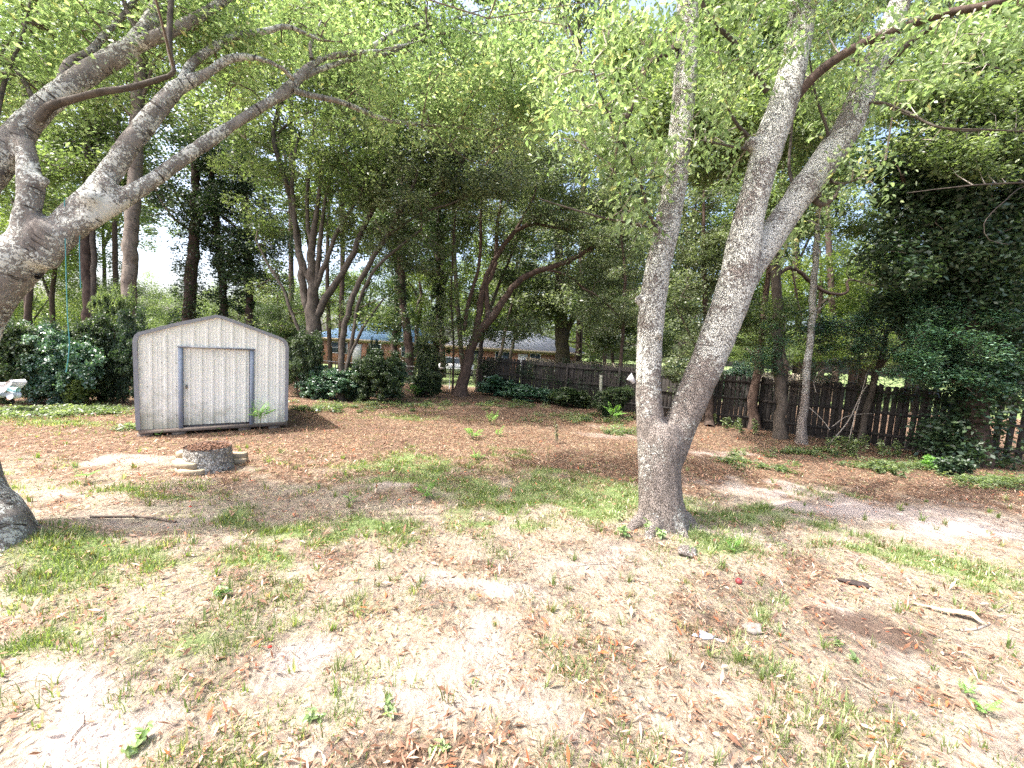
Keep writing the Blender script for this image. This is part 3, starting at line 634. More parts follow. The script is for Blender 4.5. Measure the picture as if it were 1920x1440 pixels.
for i, (bx, by, tx, r, lab) in enumerate([(742, 712, 744, .26, "dark ivy-covered trunk, thinner of the close pair with brick wall behind"), (768, 716, 752, .36, "dark ivy-covered trunk, thicker of the close pair, leaning over its neighbour"),
                                          (820, 736, 822, .17, "narrow ivy-hung trunk standing alone before the orange wall")]):
    b_ = GG(bx, by); d = Dp(b_)
    tree("ivy_clad_tree", lab, b_, [[(bx, by, d, r), (bx - 2, 640, d, r * .9), (tx + 2, 560, d, r * .85), (tx, 450, d, r * .7), (tx + 5, 330, d, r * .4)]],
         [(tx + 10, 440 - i * 20, d, 70, 70, 1.6)], 40, 230, .7, .12, 'leaf_dark', 'bark_dark', 36 + i, .02, group="ivy-covered trunks in the middle", ivy=(150, r * 1.1, 55, .12))
b_ = GG(849, 742); d = Dp(b_)
tree("sapling", "very thin straight dark sapling before the leaning trunks", b_, [[(849, 742, d, .07), (850, 650, d, .06), (846, 560, d, .06), (850, 460, d, .05), (855, 400, d, .04), (870, 380, d, .02)]],
     [(850, 500, d, 40, 80, .8), (840, 620, d, 50, 30, .6)], 26, 160, .5, .1, 'leaf_mid', 'bark_dark', 41, .012)
# leaning dark clump at the fence end
b_ = GG(862, 742); d = Dp(b_)
tree("leaning_dark_tree", "dark tree leaning over the fence end, its long stems sweeping low across", b_,
     [[(862, 742, d, .38), (872, 700, d, .33), (885, 650, d, .29), (905, 615, d, .26), (925, 590, d, .23), (950, 555, d, .2), (975, 525, d, .18), (1010, 507, d, .16), (1060, 492, d, .14), (1110, 465, d, .11), (1160, 440, d, .07), (1210, 425, d, .03)],
      [(890, 640, d, .2), (898, 590, d, .18), (905, 540, d, .17), (920, 500, d, .15), (940, 468, d, .14), (965, 435, d, .13), (1000, 420, d, .1), (1050, 428, d, .07), (1100, 425, d, .05), (1160, 400, d, .03)],
      [(915, 600, d, .17), (912, 540, d, .15), (928, 500, d, .12), (932, 430, d, .1), (940, 370, d, .06)],
      [(965, 435, d, .1), (985, 400, d, .08), (1000, 370, d, .06), (1010, 330, d, .03)],
      [(870, 620, d, .12), (880, 560, d, .11), (898, 500, d, .1), (902, 400, d, .08), (905, 340, d, .04)],
      [(1020, 505, d, .08), (1060, 515, d, .07), (1100, 545, d, .05), (1135, 580, d, .03)],
      [(985, 420, d, .08), (1040, 395, d, .07), (1100, 390, d, .05), (1170, 380, d, .03)]],
     [(1030, 350, d, 160, 70, 2.2), (1130, 400, d, 120, 60, 1.8), (930, 420, d + 1, 80, 70, 1.6), (1130, 500, d + .5, 80, 60, 1.4), (1000, 260, d, 150, 80, 2.2), (870, 590, d + .5, 70, 60, 1.2), (960, 610, d + 1, 60, 30, 1), (820, 640, d - .5, 40, 40, .8), (1180, 300, d, 110, 90, 2)],
     330, 210, .75, .125, 'leaf_grey', 'bark_red', 42, .025)
for i, (bx, by, st, lab) in enumerate([
    (896, 735, [(896, 735, .17), (900, 680, .16), (905, 620, .14), (925, 560, .12), (950, 500, .09), (975, 440, .05)], "straight brown trunk at the very end of the dark fence"),
    (932, 722, [(932, 722, .17), (936, 680, .15), (948, 620, .13), (962, 560, .11), (975, 500, .09), (985, 440, .06)], "smooth brown trunk leaning past the first fence panel"),
    (950, 722, [(950, 722, .15), (955, 680, .14), (968, 620, .12), (990, 580, .1), (1020, 530, .07), (1045, 490, .04)], "thin dark trunk leaning furthest along the first fence panel")]):
    b_ = GG(bx, by); d = Dp(b_)
    tree("thin_tree", lab, b_, [[(x, y, d, r) for x, y, r in st]], [(st[-1][0], 480 - 20 * i, d, 60, 60, 1.3)], 34, 150, .6, .125, 'leaf_dark', 'bark_brown', 45 + i, .015, group="thin trees at the fence end")
b_ = GG(1160, 765); d = Dp(b_)
tree("thin_tree", "thin dark trunk standing before the fence by the white post", b_, [[(1160, 765, d, .11), (1163, 700, d, .1), (1168, 620, d, .09), (1172, 520, d, .08), (1165, 440, d, .05)], [(1168, 600, d, .05), (1120, 555, d, .04), (1090, 540, d, .03)]],
     [(1180, 540, d, 60, 70, 1.2), (1130, 590, d, 50, 40, 1), (1150, 420, d, 80, 60, 1.2)], 90, 200, .5, .085, 'leaf_grey', 'bark_dark', 51, .015)
b_ = GG(1330, 800); d = Dp(b_) + .4
tree("bushy_evergreen", "dense grey-green evergreen filling the gap behind the forked tree", b_,
     [[(1330, 800, d, .16), (1330, 700, d, .14), (1325, 600, d, .12), (1320, 480, d, .09), (1320, 350, d, .05)], [(1328, 690, d, .07), (1290, 620, d, .05), (1260, 560, d, .03)]],
     [(1320, 560, d, 80, 100, 1.2), (1290, 430, d, 70, 90, 1.2), (1290, 690, d, 50, 60, .8), (1370, 480, d, 60, 60, 1), (1330, 300, d + .5, 90, 90, 1.2), (1390, 600, d, 50, 50, .8)], 200, 190, .42, .09, 'leaf_grey', 'bark_dark', 52, .015)
# right group before the fence
for i, (st, bl, lab, bm, lm) in enumerate([
    ([(1415, 806, .20), (1412, 740, .19), (1425, 660, .13), (1430, 600, .12), (1440, 520, .1), (1450, 440, .07)], [(1440, 430, 60, 60), (1420, 620, 40, 40)], "stout dark-footed trunk with a hollow at the fence, left of its pale neighbours", 'bark_red', 'leaf_mid'),
    ([(1462, 822, .21), (1462, 740, .19), (1458, 650, .17), (1456, 560, .16), (1452, 470, .14), (1460, 380, .08)], [(1470, 400, 60, 60), (1480, 600, 50, 50)], "straight brown trunk wrapped in thin vines before the fence", 'bark_brown', 'leaf_mid')]):
    b_ = GG(st[0][0], st[0][1]); d = Dp(b_)
    tree("fence_tree", lab, b_, [[(x, y, d, r) for x, y, r in st]], [(x, y, d, a, c_, .9) for x, y, a, c_ in bl] + [(1330 + i * 130, 270 - i * 30, 11.5, 100, 80, 1.4), (1240 + i * 160, 110 - i * 60, 10.0, 120, 80, 1.6), (1300 + i * 170, 200, 9.2, 130, 70, 1.5)], 270, 200, .48, .10, lm, bm, 55 + i, .012)
b_ = GG(1503, 832); d = Dp(b_)
tree("speckled_tree", "slender speckled grey trunk with a crooked side branch, standing before the fence", b_,
     [[(1503, 832, d, .17), (1505, 780, d, .14), (1512, 700, d, .12), (1522, 600, d, .11), (1528, 500, d, .10), (1533, 420, d, .08), (1535, 370, d, .06), (1560, 300, d, .04)],
      [(1524, 590, d, .03), (1560, 560, d, .02)]],
     [(1540, 330, d, 60, 60, 1), (1600, 420, d, 50, 40, 1), (1590, 200, 11.5, 90, 80, 1.3)], 80, 160, .45, .09, 'leaf_mid', 'bark_main', 58, .012)
b_ = GG(1558, 760, .0); d = 17.0; b_ = gz(P(1470, 690, d) - Vector((0, 0, P(1470, 690, d).z)))
tree("crooked_tree", "tree beyond the fence with a long crooked dark branch against yellow-green leaves", b_,
     [[(1470, 700, d, .22), (1462, 600, d, .18), (1458, 500, d, .15), (1460, 400, d, .1), (1470, 300, d, .06)],
      [(1458, 515, d, .11), (1480, 502, d, .1), (1500, 510, d, .1), (1520, 528, d, .09), (1545, 546, d, .085), (1575, 552, d, .08), (1590, 545, d, .06), (1592, 525, d, .05), (1640, 535, d, .02)],
      [(1485, 503, d, .05), (1495, 560, d, .04), (1505, 600, d, .03)]],
     [(1500, 350, d, 100, 90, 2), (1640, 500, d, 50, 60, 1.5), (1400, 380, d, 70, 90, 2)], 80, 190, .6, .11, 'leaf_mid', 'bark_dark', 59, .02)
b_ = GG(1612, 834); d = Dp(b_)
tree("laurel_tree", "bluish glossy laurel on a bare leaning trunk, spreading low over the dark fence", b_,
     [[(1612, 834, d, .12), (1622, 780, d, .11), (1640, 720, d, .10), (1652, 670, d, .09), (1662, 620, d, .06)],
      [(1648, 690, d, .05), (1700, 640, d - .4, .04), (1780, 620, d - 1.2, .03), (1860, 640, d - 2, .02)], [(1655, 660, d, .05), (1600, 620, d, .04), (1540, 600, d, .02)],
      [(1700, 640, d - .4, .04), (1760, 680, d - 1.5, .03), (1800, 720, d - 2.4, .015)]],
     [(1700, 620, d - .8, 130, 55, 1.0), (1580, 630, d, 80, 40, .8), (1830, 640, d - 2.2, 130, 80, 1.0), (1740, 690, d - 2, 80, 35, .7), (1500, 620, d, 60, 35, .6), (1550, 680, d, 70, 30, .5), (1450, 680, d + .3, 40, 30, .4), (1850, 720, d - 2.2, 80, 36, .7), (1800, 560, d - 1.5, 140, 40, .9)],
     390, 150, .34, .085, 'leaf_laurel', 'bark_brown', 61, .012, leafk=dict(elong=2.4, up=.55, six=False))
b_ = GG(1830, 872); d = Dp(b_)
tree("draped_evergreen", "huge near-black evergreen draped with creeper, its foot hiding the dark fence", b_,
     [[(1830, 872, d, .32), (1825, 780, d, .32), (1815, 650, d, .34), (1800, 500, d, .34), (1790, 350, d, .28), (1790, 200, d, .2), (1800, 60, d, .1)],
      [(1800, 480, d, .12), (1740, 420, d, .09), (1690, 330, d - .5, .05)], [(1795, 350, d, .12), (1860, 280, d - .6, .08), (1920, 200, d - 1, .04)],
      [(1792, 250, d, .1), (1740, 180, d - .5, .06), (1690, 140, d - .8, .03)]],
     [(1790, 440, d, 150, 170, 1.4), (1870, 620, d, 110, 120, 1.0), (1760, 560, d + .6, 120, 80, 1.0), (1805, 800, d, 42, 60, .5), (1700, 330, d, 60, 80, .9), (1880, 380, d - .5, 110, 160, 1.2)],
     300, 200, .6, .13, 'leaf_deep', 'bark_dark', 62, .02, ivy=(260, .42, 60, .12))
b_ = GG(2100, 900); d = Dp(b_)
tree("overhanging_tree", "sunlit small-leaved tree whose pale bare sprays arch in over the dark evergreen", b_,
     [[(2100, 900, d, .25), (2090, 600, d, .22), (2060, 350, d, .18), (2020, 150, d, .12), (1980, 0, d, .06)],
      [(2060, 330, d, .06), (1960, 252, d - .6, .04), (1860, 245, d - 1, .03), (1780, 243, d - 1.2, .02), (1700, 215, d - 1.3, .015), (1640, 195, d - 1.3, .012), (1565, 198, d - 1.2, .01)],
      [(2070, 380, d, .05), (1960, 346, d - .6, .03), (1860, 345, d - 1, .02), (1780, 352, d - 1.2, .012), (1700, 362, d - 1.3, .008)],
      [(2060, 420, d, .03), (1940, 350, d - .6, .016), (1880, 380, d - .8, .012), (1845, 420, d - .9, .01), (1855, 450, d - .9, .008), (1890, 458, d - .9, .006)],
      [(2040, 250, d, .06), (1940, 160, d - .5, .04), (1850, 120, d - .8, .02)]],
     [(1800, 130, d - .5, 130, 80, 1), (1900, 220, d - .5, 110, 70, .8), (1720, 210, d - .6, 80, 50, .7), (1860, 300, d - .7, 120, 35, .6), (1760, 275, d - .8, 90, 28, .5), (1950, 80, d, 150, 120, 1.2), (1990, 300, d, 80, 200, 1)],
     340, 170, .42, .09, 'leaf_mid', 'bark_brown', 63, .012, twig_mat='twig_pale')

# ------------------------------------------------------------------ trees beyond the fences
b_ = gz(P(1056, 690, 27) * 1.0); b_.z = float(height(b_.x, b_.y)); d = 27.0
tree("broad_oak", "fat pale brown trunk under drooping grey-green boughs beyond the fence", b_,
     [[(1056, 690, d, .62), (1054, 640, d, .56), (1052, 590, d, .5), (1050, 500, d, .4), (1045, 420, d, .25)], [(1060, 640, d, .2), (1072, 600, d, .25), (1100, 560, d, .2), (1150, 500, d, .1)]],
     [(1110, 570, d - 2, 110, 50, 2.5), (1180, 600, d - 2, 70, 60, 2), (1060, 480, d, 160, 90, 3), (990, 560, d, 60, 60, 2), (1120, 640, d - 2.5, 60, 35, 1.2), (1230, 540, d, 90, 120, 2)],
     220, 170, .95, .22, 'leaf_grey', 'bark_brown', 71, .05)
far = [(60, 45, 560, 110, 80), (200, 40, 590, 70, 60), (320, 48, 560, 80, 90), (470, 52, 590, 90, 70), (110, 34, 440, 110, 90), (680, 46, 560, 70, 70), (790, 30, 560, 60, 80), (830, 44, 500, 90, 100), (930, 55, 560, 90, 90), (1000, 60, 560, 110, 80),
       (1150, 50, 520, 130, 110), (1290, 44, 560, 110, 120), (1430, 38, 560, 90, 100), (1540, 30, 540, 110, 90), (1640, 34, 560, 110, 90), (1600, 24, 640, 70, 40), (1760, 40, 560, 150, 130), (1900, 36, 560, 130, 140),
       (380, 36, 330, 200, 130), (620, 38, 300, 200, 120), (820, 34, 330, 170, 100), (1050, 38, 300, 200, 130), (1270, 36, 300, 170, 120), (1500, 36, 330, 150, 110), (180, 38, 250, 200, 150), (40, 28, 330, 130, 110)]
farlab = ["yellow-green tree past the parked cars", "loose sunlit tree behind the bent trunk", "bright hazy tree over the shed roof", "pale tree between the ivy-wrapped trunks", "mid-green tree behind the blue rope", "sunlit tree above the blue roof",
          "yellowish tree between the close ivy pair and lone ivy trunk", "tall sunlit tree behind the lone ivy trunk", "light tree behind the leaning dark trunk", "round tree over the pale-roofed house", "tall bright tree behind the broad oak", "hazy tree behind the dense evergreen",
          "sunny tree between the fork and the vine-wrapped trunk", "yellow-green tree behind the speckled trunk", "bright tree behind the crooked branch", "low bright shrubby tree just over the fence", "dim tree behind the draped evergreen", "dim tree beyond the rightmost fence pickets",
          "high canopy tree behind the ivy-wrapped trunks", "high canopy tree behind the fanning stems", "high canopy tree behind the slim tan stems", "high canopy tree above the leaning dark tree", "high canopy tree behind the grey stem of the fork", "high canopy tree behind the fork's furthest stem",
          "high canopy tree behind the tall ringed trunk", "shaded tree behind the old leaning trunk"]
rf = np.random.default_rng(404)
def far_tree(label, px, dd, py, rx, ry, mat, k, group, low=True, kind='far'):
    low = low and not (560 < px < 1090 and dd < 50)
    if 290 < px < 540 and py < 585: return
    q = P(px, 700, dd); b_ = Vector((q.x, q.y, float(height(q.x, q.y)))); O = tuple(b_)
    r = empty("backdrop_tree", b_, 0, label=label, cat="tree", group=group)
    sp = px_stem([(px, 700, dd, .22), (px + rf.uniform(-22, 22), (700 + py) / 2, dd, .17), (px, py, dd, .12), (px + rf.uniform(-12, 12), py - ry * .7, dd, .06)]); sp[0, :3] = np.array(O) - [0, 0, .2]
    bark_tube([sp], "trunk", M['bark_dark'], r, O, 7, k)
    for j in range(3):
        a = sp[int(len(sp) * rf.uniform(.35, .7))]; e = P(px + rf.uniform(-.7, .7) * rx, py - rf.uniform(-.3, .6) * ry, dd + rf.uniform(-1, 1) * rx / F * dd * .5)
        bark_tube([spline([(a[0], a[1], a[2], .12), (*((Vector(a[:3]) + e) / 2 + Vector((0, 0, .3))), .08), (*e, .03)], .5)], "limb", M['bark_brown'], r, O, 5, k + j)
    c0 = P(px, py, dd); m_ = dd / F
    place_master("crown", kind, k % 5, r, c0 - b_, (rx * m_, max(rx * .8 * m_, 2.2), ry * m_ * 1.05), mat, rf.uniform(0, 6.28) if abs(rx - ry) < 60 else rf.choice([0, 3.1416]))
    if low: place_master("lower_foliage", 'far', (k + 2) % 5, r, P(px + rf.uniform(-30, 30), 655, dd + 1) - b_, (rx * .8 * m_, 1.6, 34 * m_), mat, rf.choice([0, 3.1416]))
for i, (px, dd, py, rx, ry) in enumerate(far):
    hi = py < 400; far_tree(farlab[i], px, dd, py, rx * 1.15, ry * 1.15, 'leaf_far' if not hi else ('leaf_mid' if i % 2 else 'leaf_grey'), i, "trees beyond the yard", not hi, "thin" if hi or 560 < px < 1090 else "far")
for i, (px, dd, py, rx, ry, mt, lab) in enumerate([(235, 32, 590, 75, 60, 'leaf_mid', 'leafy young tree filling low beside the tall ringed trunk'), (345, 30, 605, 75, 50, 'leaf_mid', 'leafy young tree low behind the shed roof\'s near slope'), (450, 31, 605, 75, 55, 'leaf_grey', 'leafy young tree low behind the shed roof\'s far slope'), (525, 29, 595, 45, 60, 'leaf_dark', 'dark young tree low behind the shed\'s far eave'),
    (1290, 26, 650, 60, 34, 'leaf_grey', 'low young tree over the fence, seen through the fork'), (1420, 25, 652, 60, 36, 'leaf_mid', 'low young tree over the fence behind the hollow trunk'), (1520, 25, 655, 70, 38, 'leaf_far', 'low young tree over the fence behind the speckled trunk'), (1620, 24, 660, 70, 40, 'leaf_mid', 'low young tree over the fence behind the brush heap'), (1725, 24, 665, 75, 44, 'leaf_dark', 'low dark young tree over the fence behind the laurel')]):
    far_tree(lab, px, dd, py, rx, ry, mt, 30 + i, 'young trees just beyond the yard', False)
k = 0
LM = [(60, "the old leaning trunk"), (150, "the blue ropes"), (250, "the tall ringed trunk"), (340, "the shed's ridge"), (430, "the ivy-wrapped trunks"), (520, "the curved stem of the spreading tree"), (610, "the spreading tree's middle stems"), (700, "the slim tan stems"), (790, "the close ivy-covered pair"),
      (880, "the sapling"), (960, "the leaning dark tree's crown"), (1050, "the broad oak"), (1140, "the pale post"), (1230, "the fork's upright grey stem"), (1330, "the gap of the fork"), (1430, "the thick middle stem of the fork"), (1520, "the speckled trunk"), (1620, "the fork's outermost stem"), (1720, "the laurel's top"), (1820, "the draped evergreen"), (1930, "the pale arching sprays")]
used_lm = set()
for row, (dd, py, ry, x0, x1, dx) in enumerate([(64, 590, 75, -60, 1980, 118), (34, 150, 115, 0, 1960, 215), (30, -20, 100, 60, 1900, 250), (42, 420, 80, 20, 1800, 185)]):
    for px in np.arange(x0, x1, dx):
        j = rf.uniform(-25, 25); lm = min(LM, key=lambda q: abs(q[0] - px - j))[1]
        lab = ["green tree of the distant tree line, low beyond " + lm, "tall canopy tree high above and beyond " + lm, "very tall crown reaching out of sight above " + lm, "middle-height tree far beyond " + lm][row]
        if lab in used_lm or (row in (1, 2) and 1120 < px < 1340): continue
        used_lm.add(lab)
        far_tree(lab, px + j, dd + rf.uniform(-3, 3), py + rf.uniform(-25, 25), dx * .62 * rf.uniform(.85, 1.2), ry * rf.uniform(.85, 1.15), ['leaf_far', 'leaf_mid', 'leaf_grey', 'leaf_far'][row], 50 + k, ["distant tree line", "tall canopy trees beyond", "very tall crowns beyond", "middle-height trees beyond"][row], False, 'far' if row == 0 else 'thin'); k += 1
print("TRIS leaves", TRI[0])
# ------------------------------------------------------------------ shed
A = GG(257, 817); B = GG(538.5, 799.5); A.z = B.z = 0.0
ex = (B - A).normalized(); ey = Vector((-ex.y, ex.x, 0)); WSH = (B - A).length; ang = math.atan2(ex.y, ex.x)
def L(px, py):      # pixel -> (x, z) on the shed's front plane
    v = ray(px, py); nrm = ey; t = (A - cz).dot(nrm) / v.dot(nrm); q = cz + v * t - A
    return q.dot(ex), q.z
mt_wall, n, b, o = newmat("shed_metal")
tc = N(n, "ShaderNodeTexCoord").outputs["Object"]
s1 = noise(n, mapv(n, tc, (9, 9, 1.1)), 1.6, 6, .7, .3); s2 = noise(n, tc, 3.2, 6, .75, .4); s3 = noise(n, tc, 34, 4, .7)
sp_ = N(n, "ShaderNodeSeparateXYZ"); n.links.new(tc, sp_.inputs[0])
c = ramp(n, s2, [(.3, (.80, .80, .74)), (.7, (.90, .90, .86))])
low = mth(n, 'MAXIMUM', mth(n, 'SUBTRACT', 1.0, mth(n, 'MULTIPLY', sp_.outputs[2], 1.25)), 0.0)
lefty = mth(n, 'MAXIMUM', mth(n, 'SUBTRACT', .42, mth(n, 'MULTIPLY', sp_.outputs[0], .25)), 0.0)
dm = mth(n, 'ADD', mth(n, 'ADD', mth(n, 'MULTIPLY', low, .26), mth(n, 'MULTIPLY', lefty, .30)), mth(n, 'ADD', mth(n, 'MULTIPLY', s1, .2), mth(n, 'MULTIPLY', s2, .8)))
c = mixc(n, ramp(n, dm, [(.59, 0.0), (.80, .6)]), c, (.21, .215, .115))
c = mixc(n, ramp(n, s3, [(.62, 0.0), (.72, .3)]), c, (.55, .54, .46))
n.links.new(c, b.inputs[0]); b.inputs["Roughness"].default_value = .55
trimm = flat("shed_trim", (.27, .28, .31), .5, var=.12, sc=8)
jambm = flat("door_jamb_paint", (.27, .32, .41), .5, var=.1, sc=8)
skidm = flat("skid_wood", (.25, .20, .165), .85, var=.25, sc=9, stretch=(1, 4, 8), bmp=.3)
screwm = flat("screw_head", (.22, .20, .17), .5, var=.3, sc=30)
roofm = flat("shed_roof_metal", (.42, .42, .42), .45, var=.2, sc=5)
shed = empty("shed", A, ang, label="weathered pale metal shed with grey trim, mossy stains and a wide door", cat="shed")
out_px = [(256.5, 806), (254, 760), (252, 700), (250, 645), (250.5, 636), (253.5, 629), (259, 624), (330, 606), (405, 591), (416, 593), (470, 612), (521, 631), (531, 635.5), (537.5, 642), (540, 652), (539.5, 700), (538.7, 750), (538.2, 788)]
OUT = [L(*q) for q in out_px]; SD = 3.2
def topz(x):
    for (a, za), (b2, zb) in zip(OUT[3:15], OUT[4:16]):
        if a <= x <= b2 or b2 <= x <= a: return za + (zb - za) * ((x - a) / (b2 - a) if b2 != a else 0)
    return OUT[4][1]
def inner(i, w):      # outline moved inwards by w
    x, z = OUT[i]; a = OUT[max(i - 1, 0)]; b3 = OUT[min(i + 1, len(OUT) - 1)]
    dx, dz = b3[0] - a[0], b3[1] - a[1]; l = math.hypot(dx, dz); return x + dz / l * w, z - dx / l * w
# roof and side skin
mb = MB(); k = len(OUT)
for i in range(k - 1):
    (x0, z0), (x1, z1) = OUT[i], OUT[i + 1]; mb.quad((x0, .0, z0), (x0, SD, z0), (x1, SD, z1), (x1, .0, z1))
    xa, za = inner(i, .015); xb, zb = inner(i + 1, .015); mb.quad((xa, .0, za), (xb, .0, zb), (xb, SD, zb), (xa, SD, za))
mb.f.append(list(range(0, 0))) if False else None
mb.build("roof", roofm, shed)
mb = MB(); vs = [(x, SD - .01, z) for x, z in OUT]; mb.add(vs, [list(range(len(vs)))]); mb.build("back_wall", mt_wall, shed)
# front trim with real section
mb = MB(); tw_ = .058
for i in range(k - 1):
    a0, a1 = OUT[i], OUT[i + 1]; c0, c1 = inner(i, tw_), inner(i + 1, tw_); o0, o1 = inner(i, -.012), inner(i + 1, -.012)
    mb.quad((o0[0], -.045, o0[1]), (o1[0], -.045, o1[1]), (c1[0], -.045, c1[1]), (c0[0], -.045, c0[1]))
    mb.quad((o0[0], .06, o0[1]), (o1[0], .06, o1[1]), (o1[0], -.045, o1[1]), (o0[0], -.045, o0[1]))
    mb.quad((c0[0], -.045, c0[1]), (c1[0], -.045, c1[1]), (c1[0], -.002, c1[1]), (c0[0], -.002, c0[1]))
mb.build("trim", trimm, shed)
dl, dzb = L(335, 798); dlt = L(335, 650); dr, _z = L(475, 792); DT = L(335, 651)[1]; DB = L(400, 795)[1]; WB = L(256.5, 806)[1]
hx0, hx1 = L(332, 650)[0], L(478.6, 653)[0]
def ribbed(name, x0, x1, zlo, zhi, y=0.0, phase=0.0, pitch=.232, mat=mt_wall, parent=shed):
    xs_ = [(x0, 0.0)]; x = math.floor((x0 - phase) / pitch) * pitch + phase
    while x < x1:
        for dx, dy in ((-.030, 0), (-.016, -.020), (.016, -.020), (.030, 0), (.085, 0), (.091, -.005), (.099, -.005), (.105, 0), (.145, 0), (.151, -.005), (.159, -.005), (.165, 0)):
            if x0 < x + dx < x1: xs_.append((x + dx, dy))
        x += pitch
    xs_.append((x1, 0.0)); xs_.sort(); mb = MB(); zf = zhi if callable(zhi) else (lambda q: zhi)
    for (xa, ya), (xb, yb) in zip(xs_, xs_[1:]):
        if xb - xa < 1e-4: continue
        n_ = 8; 
        mb.quad((xa, y + ya, zlo), (xb, y + yb, zlo), (xb, y + yb, zf(xb)), (xa, y + ya, zf(xa)))
    return mb.build(name, mat, parent)
tz = lambda q: topz(q) - .03
sg = .92
ribbed("wall_panel", .03, hx0 + .02, WB, tz, .004); ribbed("wall_panel", hx0 + .02, hx1 - .02, DT + .01, tz, .002); ribbed("wall_panel", hx1 - .02, WSH - .02, WB, tz, .004)
jw = L(344, 720)[0] - L(335.3, 720)[0]
for x0, x1 in ((dl, dl + jw), (dr - jw, dr)):
    MB().box(x0, -.035, WB - .02, x1, .02, DT - .002, .004).build("jamb", jambm, shed)
MB().box(hx0 + .005, -.05, DT, hx1 - .005, -.018, DT + .035, .004).build("header", trimm, shed)
MB().box(dl + jw, .05, WB - .01, dr - jw, .06, DT, 0).build("door_backing", trimm, shed)
door = ribbed("door", dl + jw + .008, dr - jw - .008, DB + .005, DT - .004, .032, .03, .205)
hxp, hzp = L(349.5, 725)
MB().tube([(hxp, .03, hzp), (hxp, .002, hzp)], [.02, .016], 10).add([], []).box(hxp - .012, .0, hzp - .05, hxp + .012, .012, hzp + .045, .003).build("handle", screwm, door)
for z in (L(300, 725)[1], L(300, 680)[1] , L(300, 780)[1]):
    for j, x in enumerate(np.arange(.17, WSH - .1, .232)):
        if dl - .02 < x < dr + .02: continue
        MB().tube([(x, .006, z), (x, -.006, z)], [.009, .009], 6).build("screw", screwm, shed)
MB().box(.02, -.028, .035, WSH - .005, .10, WB - .004, .006).build("skid", skidm, shed)
for x in (.0, .55, 1.75, WSH - .40): MB().box(x, .0, -.10, x + .24, .5, .033, .006).build("support_block", skidm, shed)
MB().box(.03, .1, .10, WSH - .03, SD - .05, WB + .03).build("floor_deck", skidm, shed)

# ------------------------------------------------------------------ stump ringed by pale edging stones
stc = GG(391, 879); sdz = Dp(stc); sr = 36 / F * sdz
stump = empty("tree_stump", stc, label="low wide stump with knobbly pale bark in front of the shed", cat="tree stump")
rng = np.random.default_rng(8); mb = MB(); ns = 96; rings = 26; hgt = 42 / F * sdz
V = []
for i in range(rings):
    z = -.08 + (hgt + .08) * i / (rings - 1)
    for kq in range(ns):
        q = 2 * math.pi * kq / ns
        lump = (vn(q * 9 + 3, z * 26, 1, 3) - .5) * .028 + (vn(q * 2, z * 3, 1, 8) - .5) * .03
        if kq % 2 == 0: lump += .004
        r = sr * (1 + .06 * math.exp(-max(z, 0) / .08)) + lump
        V.append((r * math.cos(q), r * math.sin(q), z))
V = np.array(V); ff = []
for i in range(rings - 1):
    for kq in range(ns): ff.append([i * ns + kq, i * ns + (kq + 1) % ns, (i + 1) * ns + (kq + 1) % ns, (i + 1) * ns + kq])
obj("bark", np_mesh("bark", V, ff, M['bark_stump'], True), stump)
V = []; ff = []
for j, fr in enumerate((1.0, .93, .8, .6, .35, .12)):
    for kq in range(ns // 2):
        q = 4 * math.pi * kq / ns; rr = sr * fr * .99
        V.append((rr * math.cos(q), rr * math.sin(q), hgt - (.0 if j == 0 else .045) + (vn(rr * 9 * math.cos(q), rr * 9 * math.sin(q), 1, 4) - .5) * .03))
h2 = ns // 2
for j in range(5):
    for kq in range(h2): ff.append([j * h2 + kq, j * h2 + (kq + 1) % h2, (j + 1) * h2 + (kq + 1) % h2, (j + 1) * h2 + kq])
ff.append([5 * h2 + kq for kq in range(h2)])
obj("top", np_mesh("top", V, ff, flat("stump_rot", (.20, .13, .10), .95, sc=22, var=.3, bmp=.8), True), stump)
qq = rng.uniform(-sr * .9, sr * .9, (900, 2)); qq = qq[np.hypot(qq[:, 0], qq[:, 1]) < sr * .93]; pz_ = np.column_stack([qq, np.full(len(qq), hgt - .02) + rng.uniform(0, .025, len(qq))])
v, f_, t = leaf_arrays(pz_, rng, .06, 2.8, up=.7, droop=0); obj("leaf_scraps", np_mesh("leaf_scraps", v, f_, M['litter'], False, {"tint": t * .35}), stump, kind='stuff')
pav = flat("edging_stone", (.42, .34, .23), .85, var=.18, sc=14, bmp=.25)
pavlab = [((348, 862), .30, .06, "upper tan edging stone beside the stump on the shed-corner side", .10), ((347, 868), .3, -.02, "tan edging stone lying under another beside the stump", .0),
          ((352, 882), -.35, .05, "long angled tan edging stone in front of the stump, top of two", .09), ((360, 888), -.2, -.03, "half-buried tan edging stone beneath the angled one", .0),
          ((443, 863), .15, .04, "shaded tan edging stone on the stump's far side, upper one", .09), ((444, 868), .1, -.02, "shaded tan edging stone on the stump's far side, lower one", .0)]
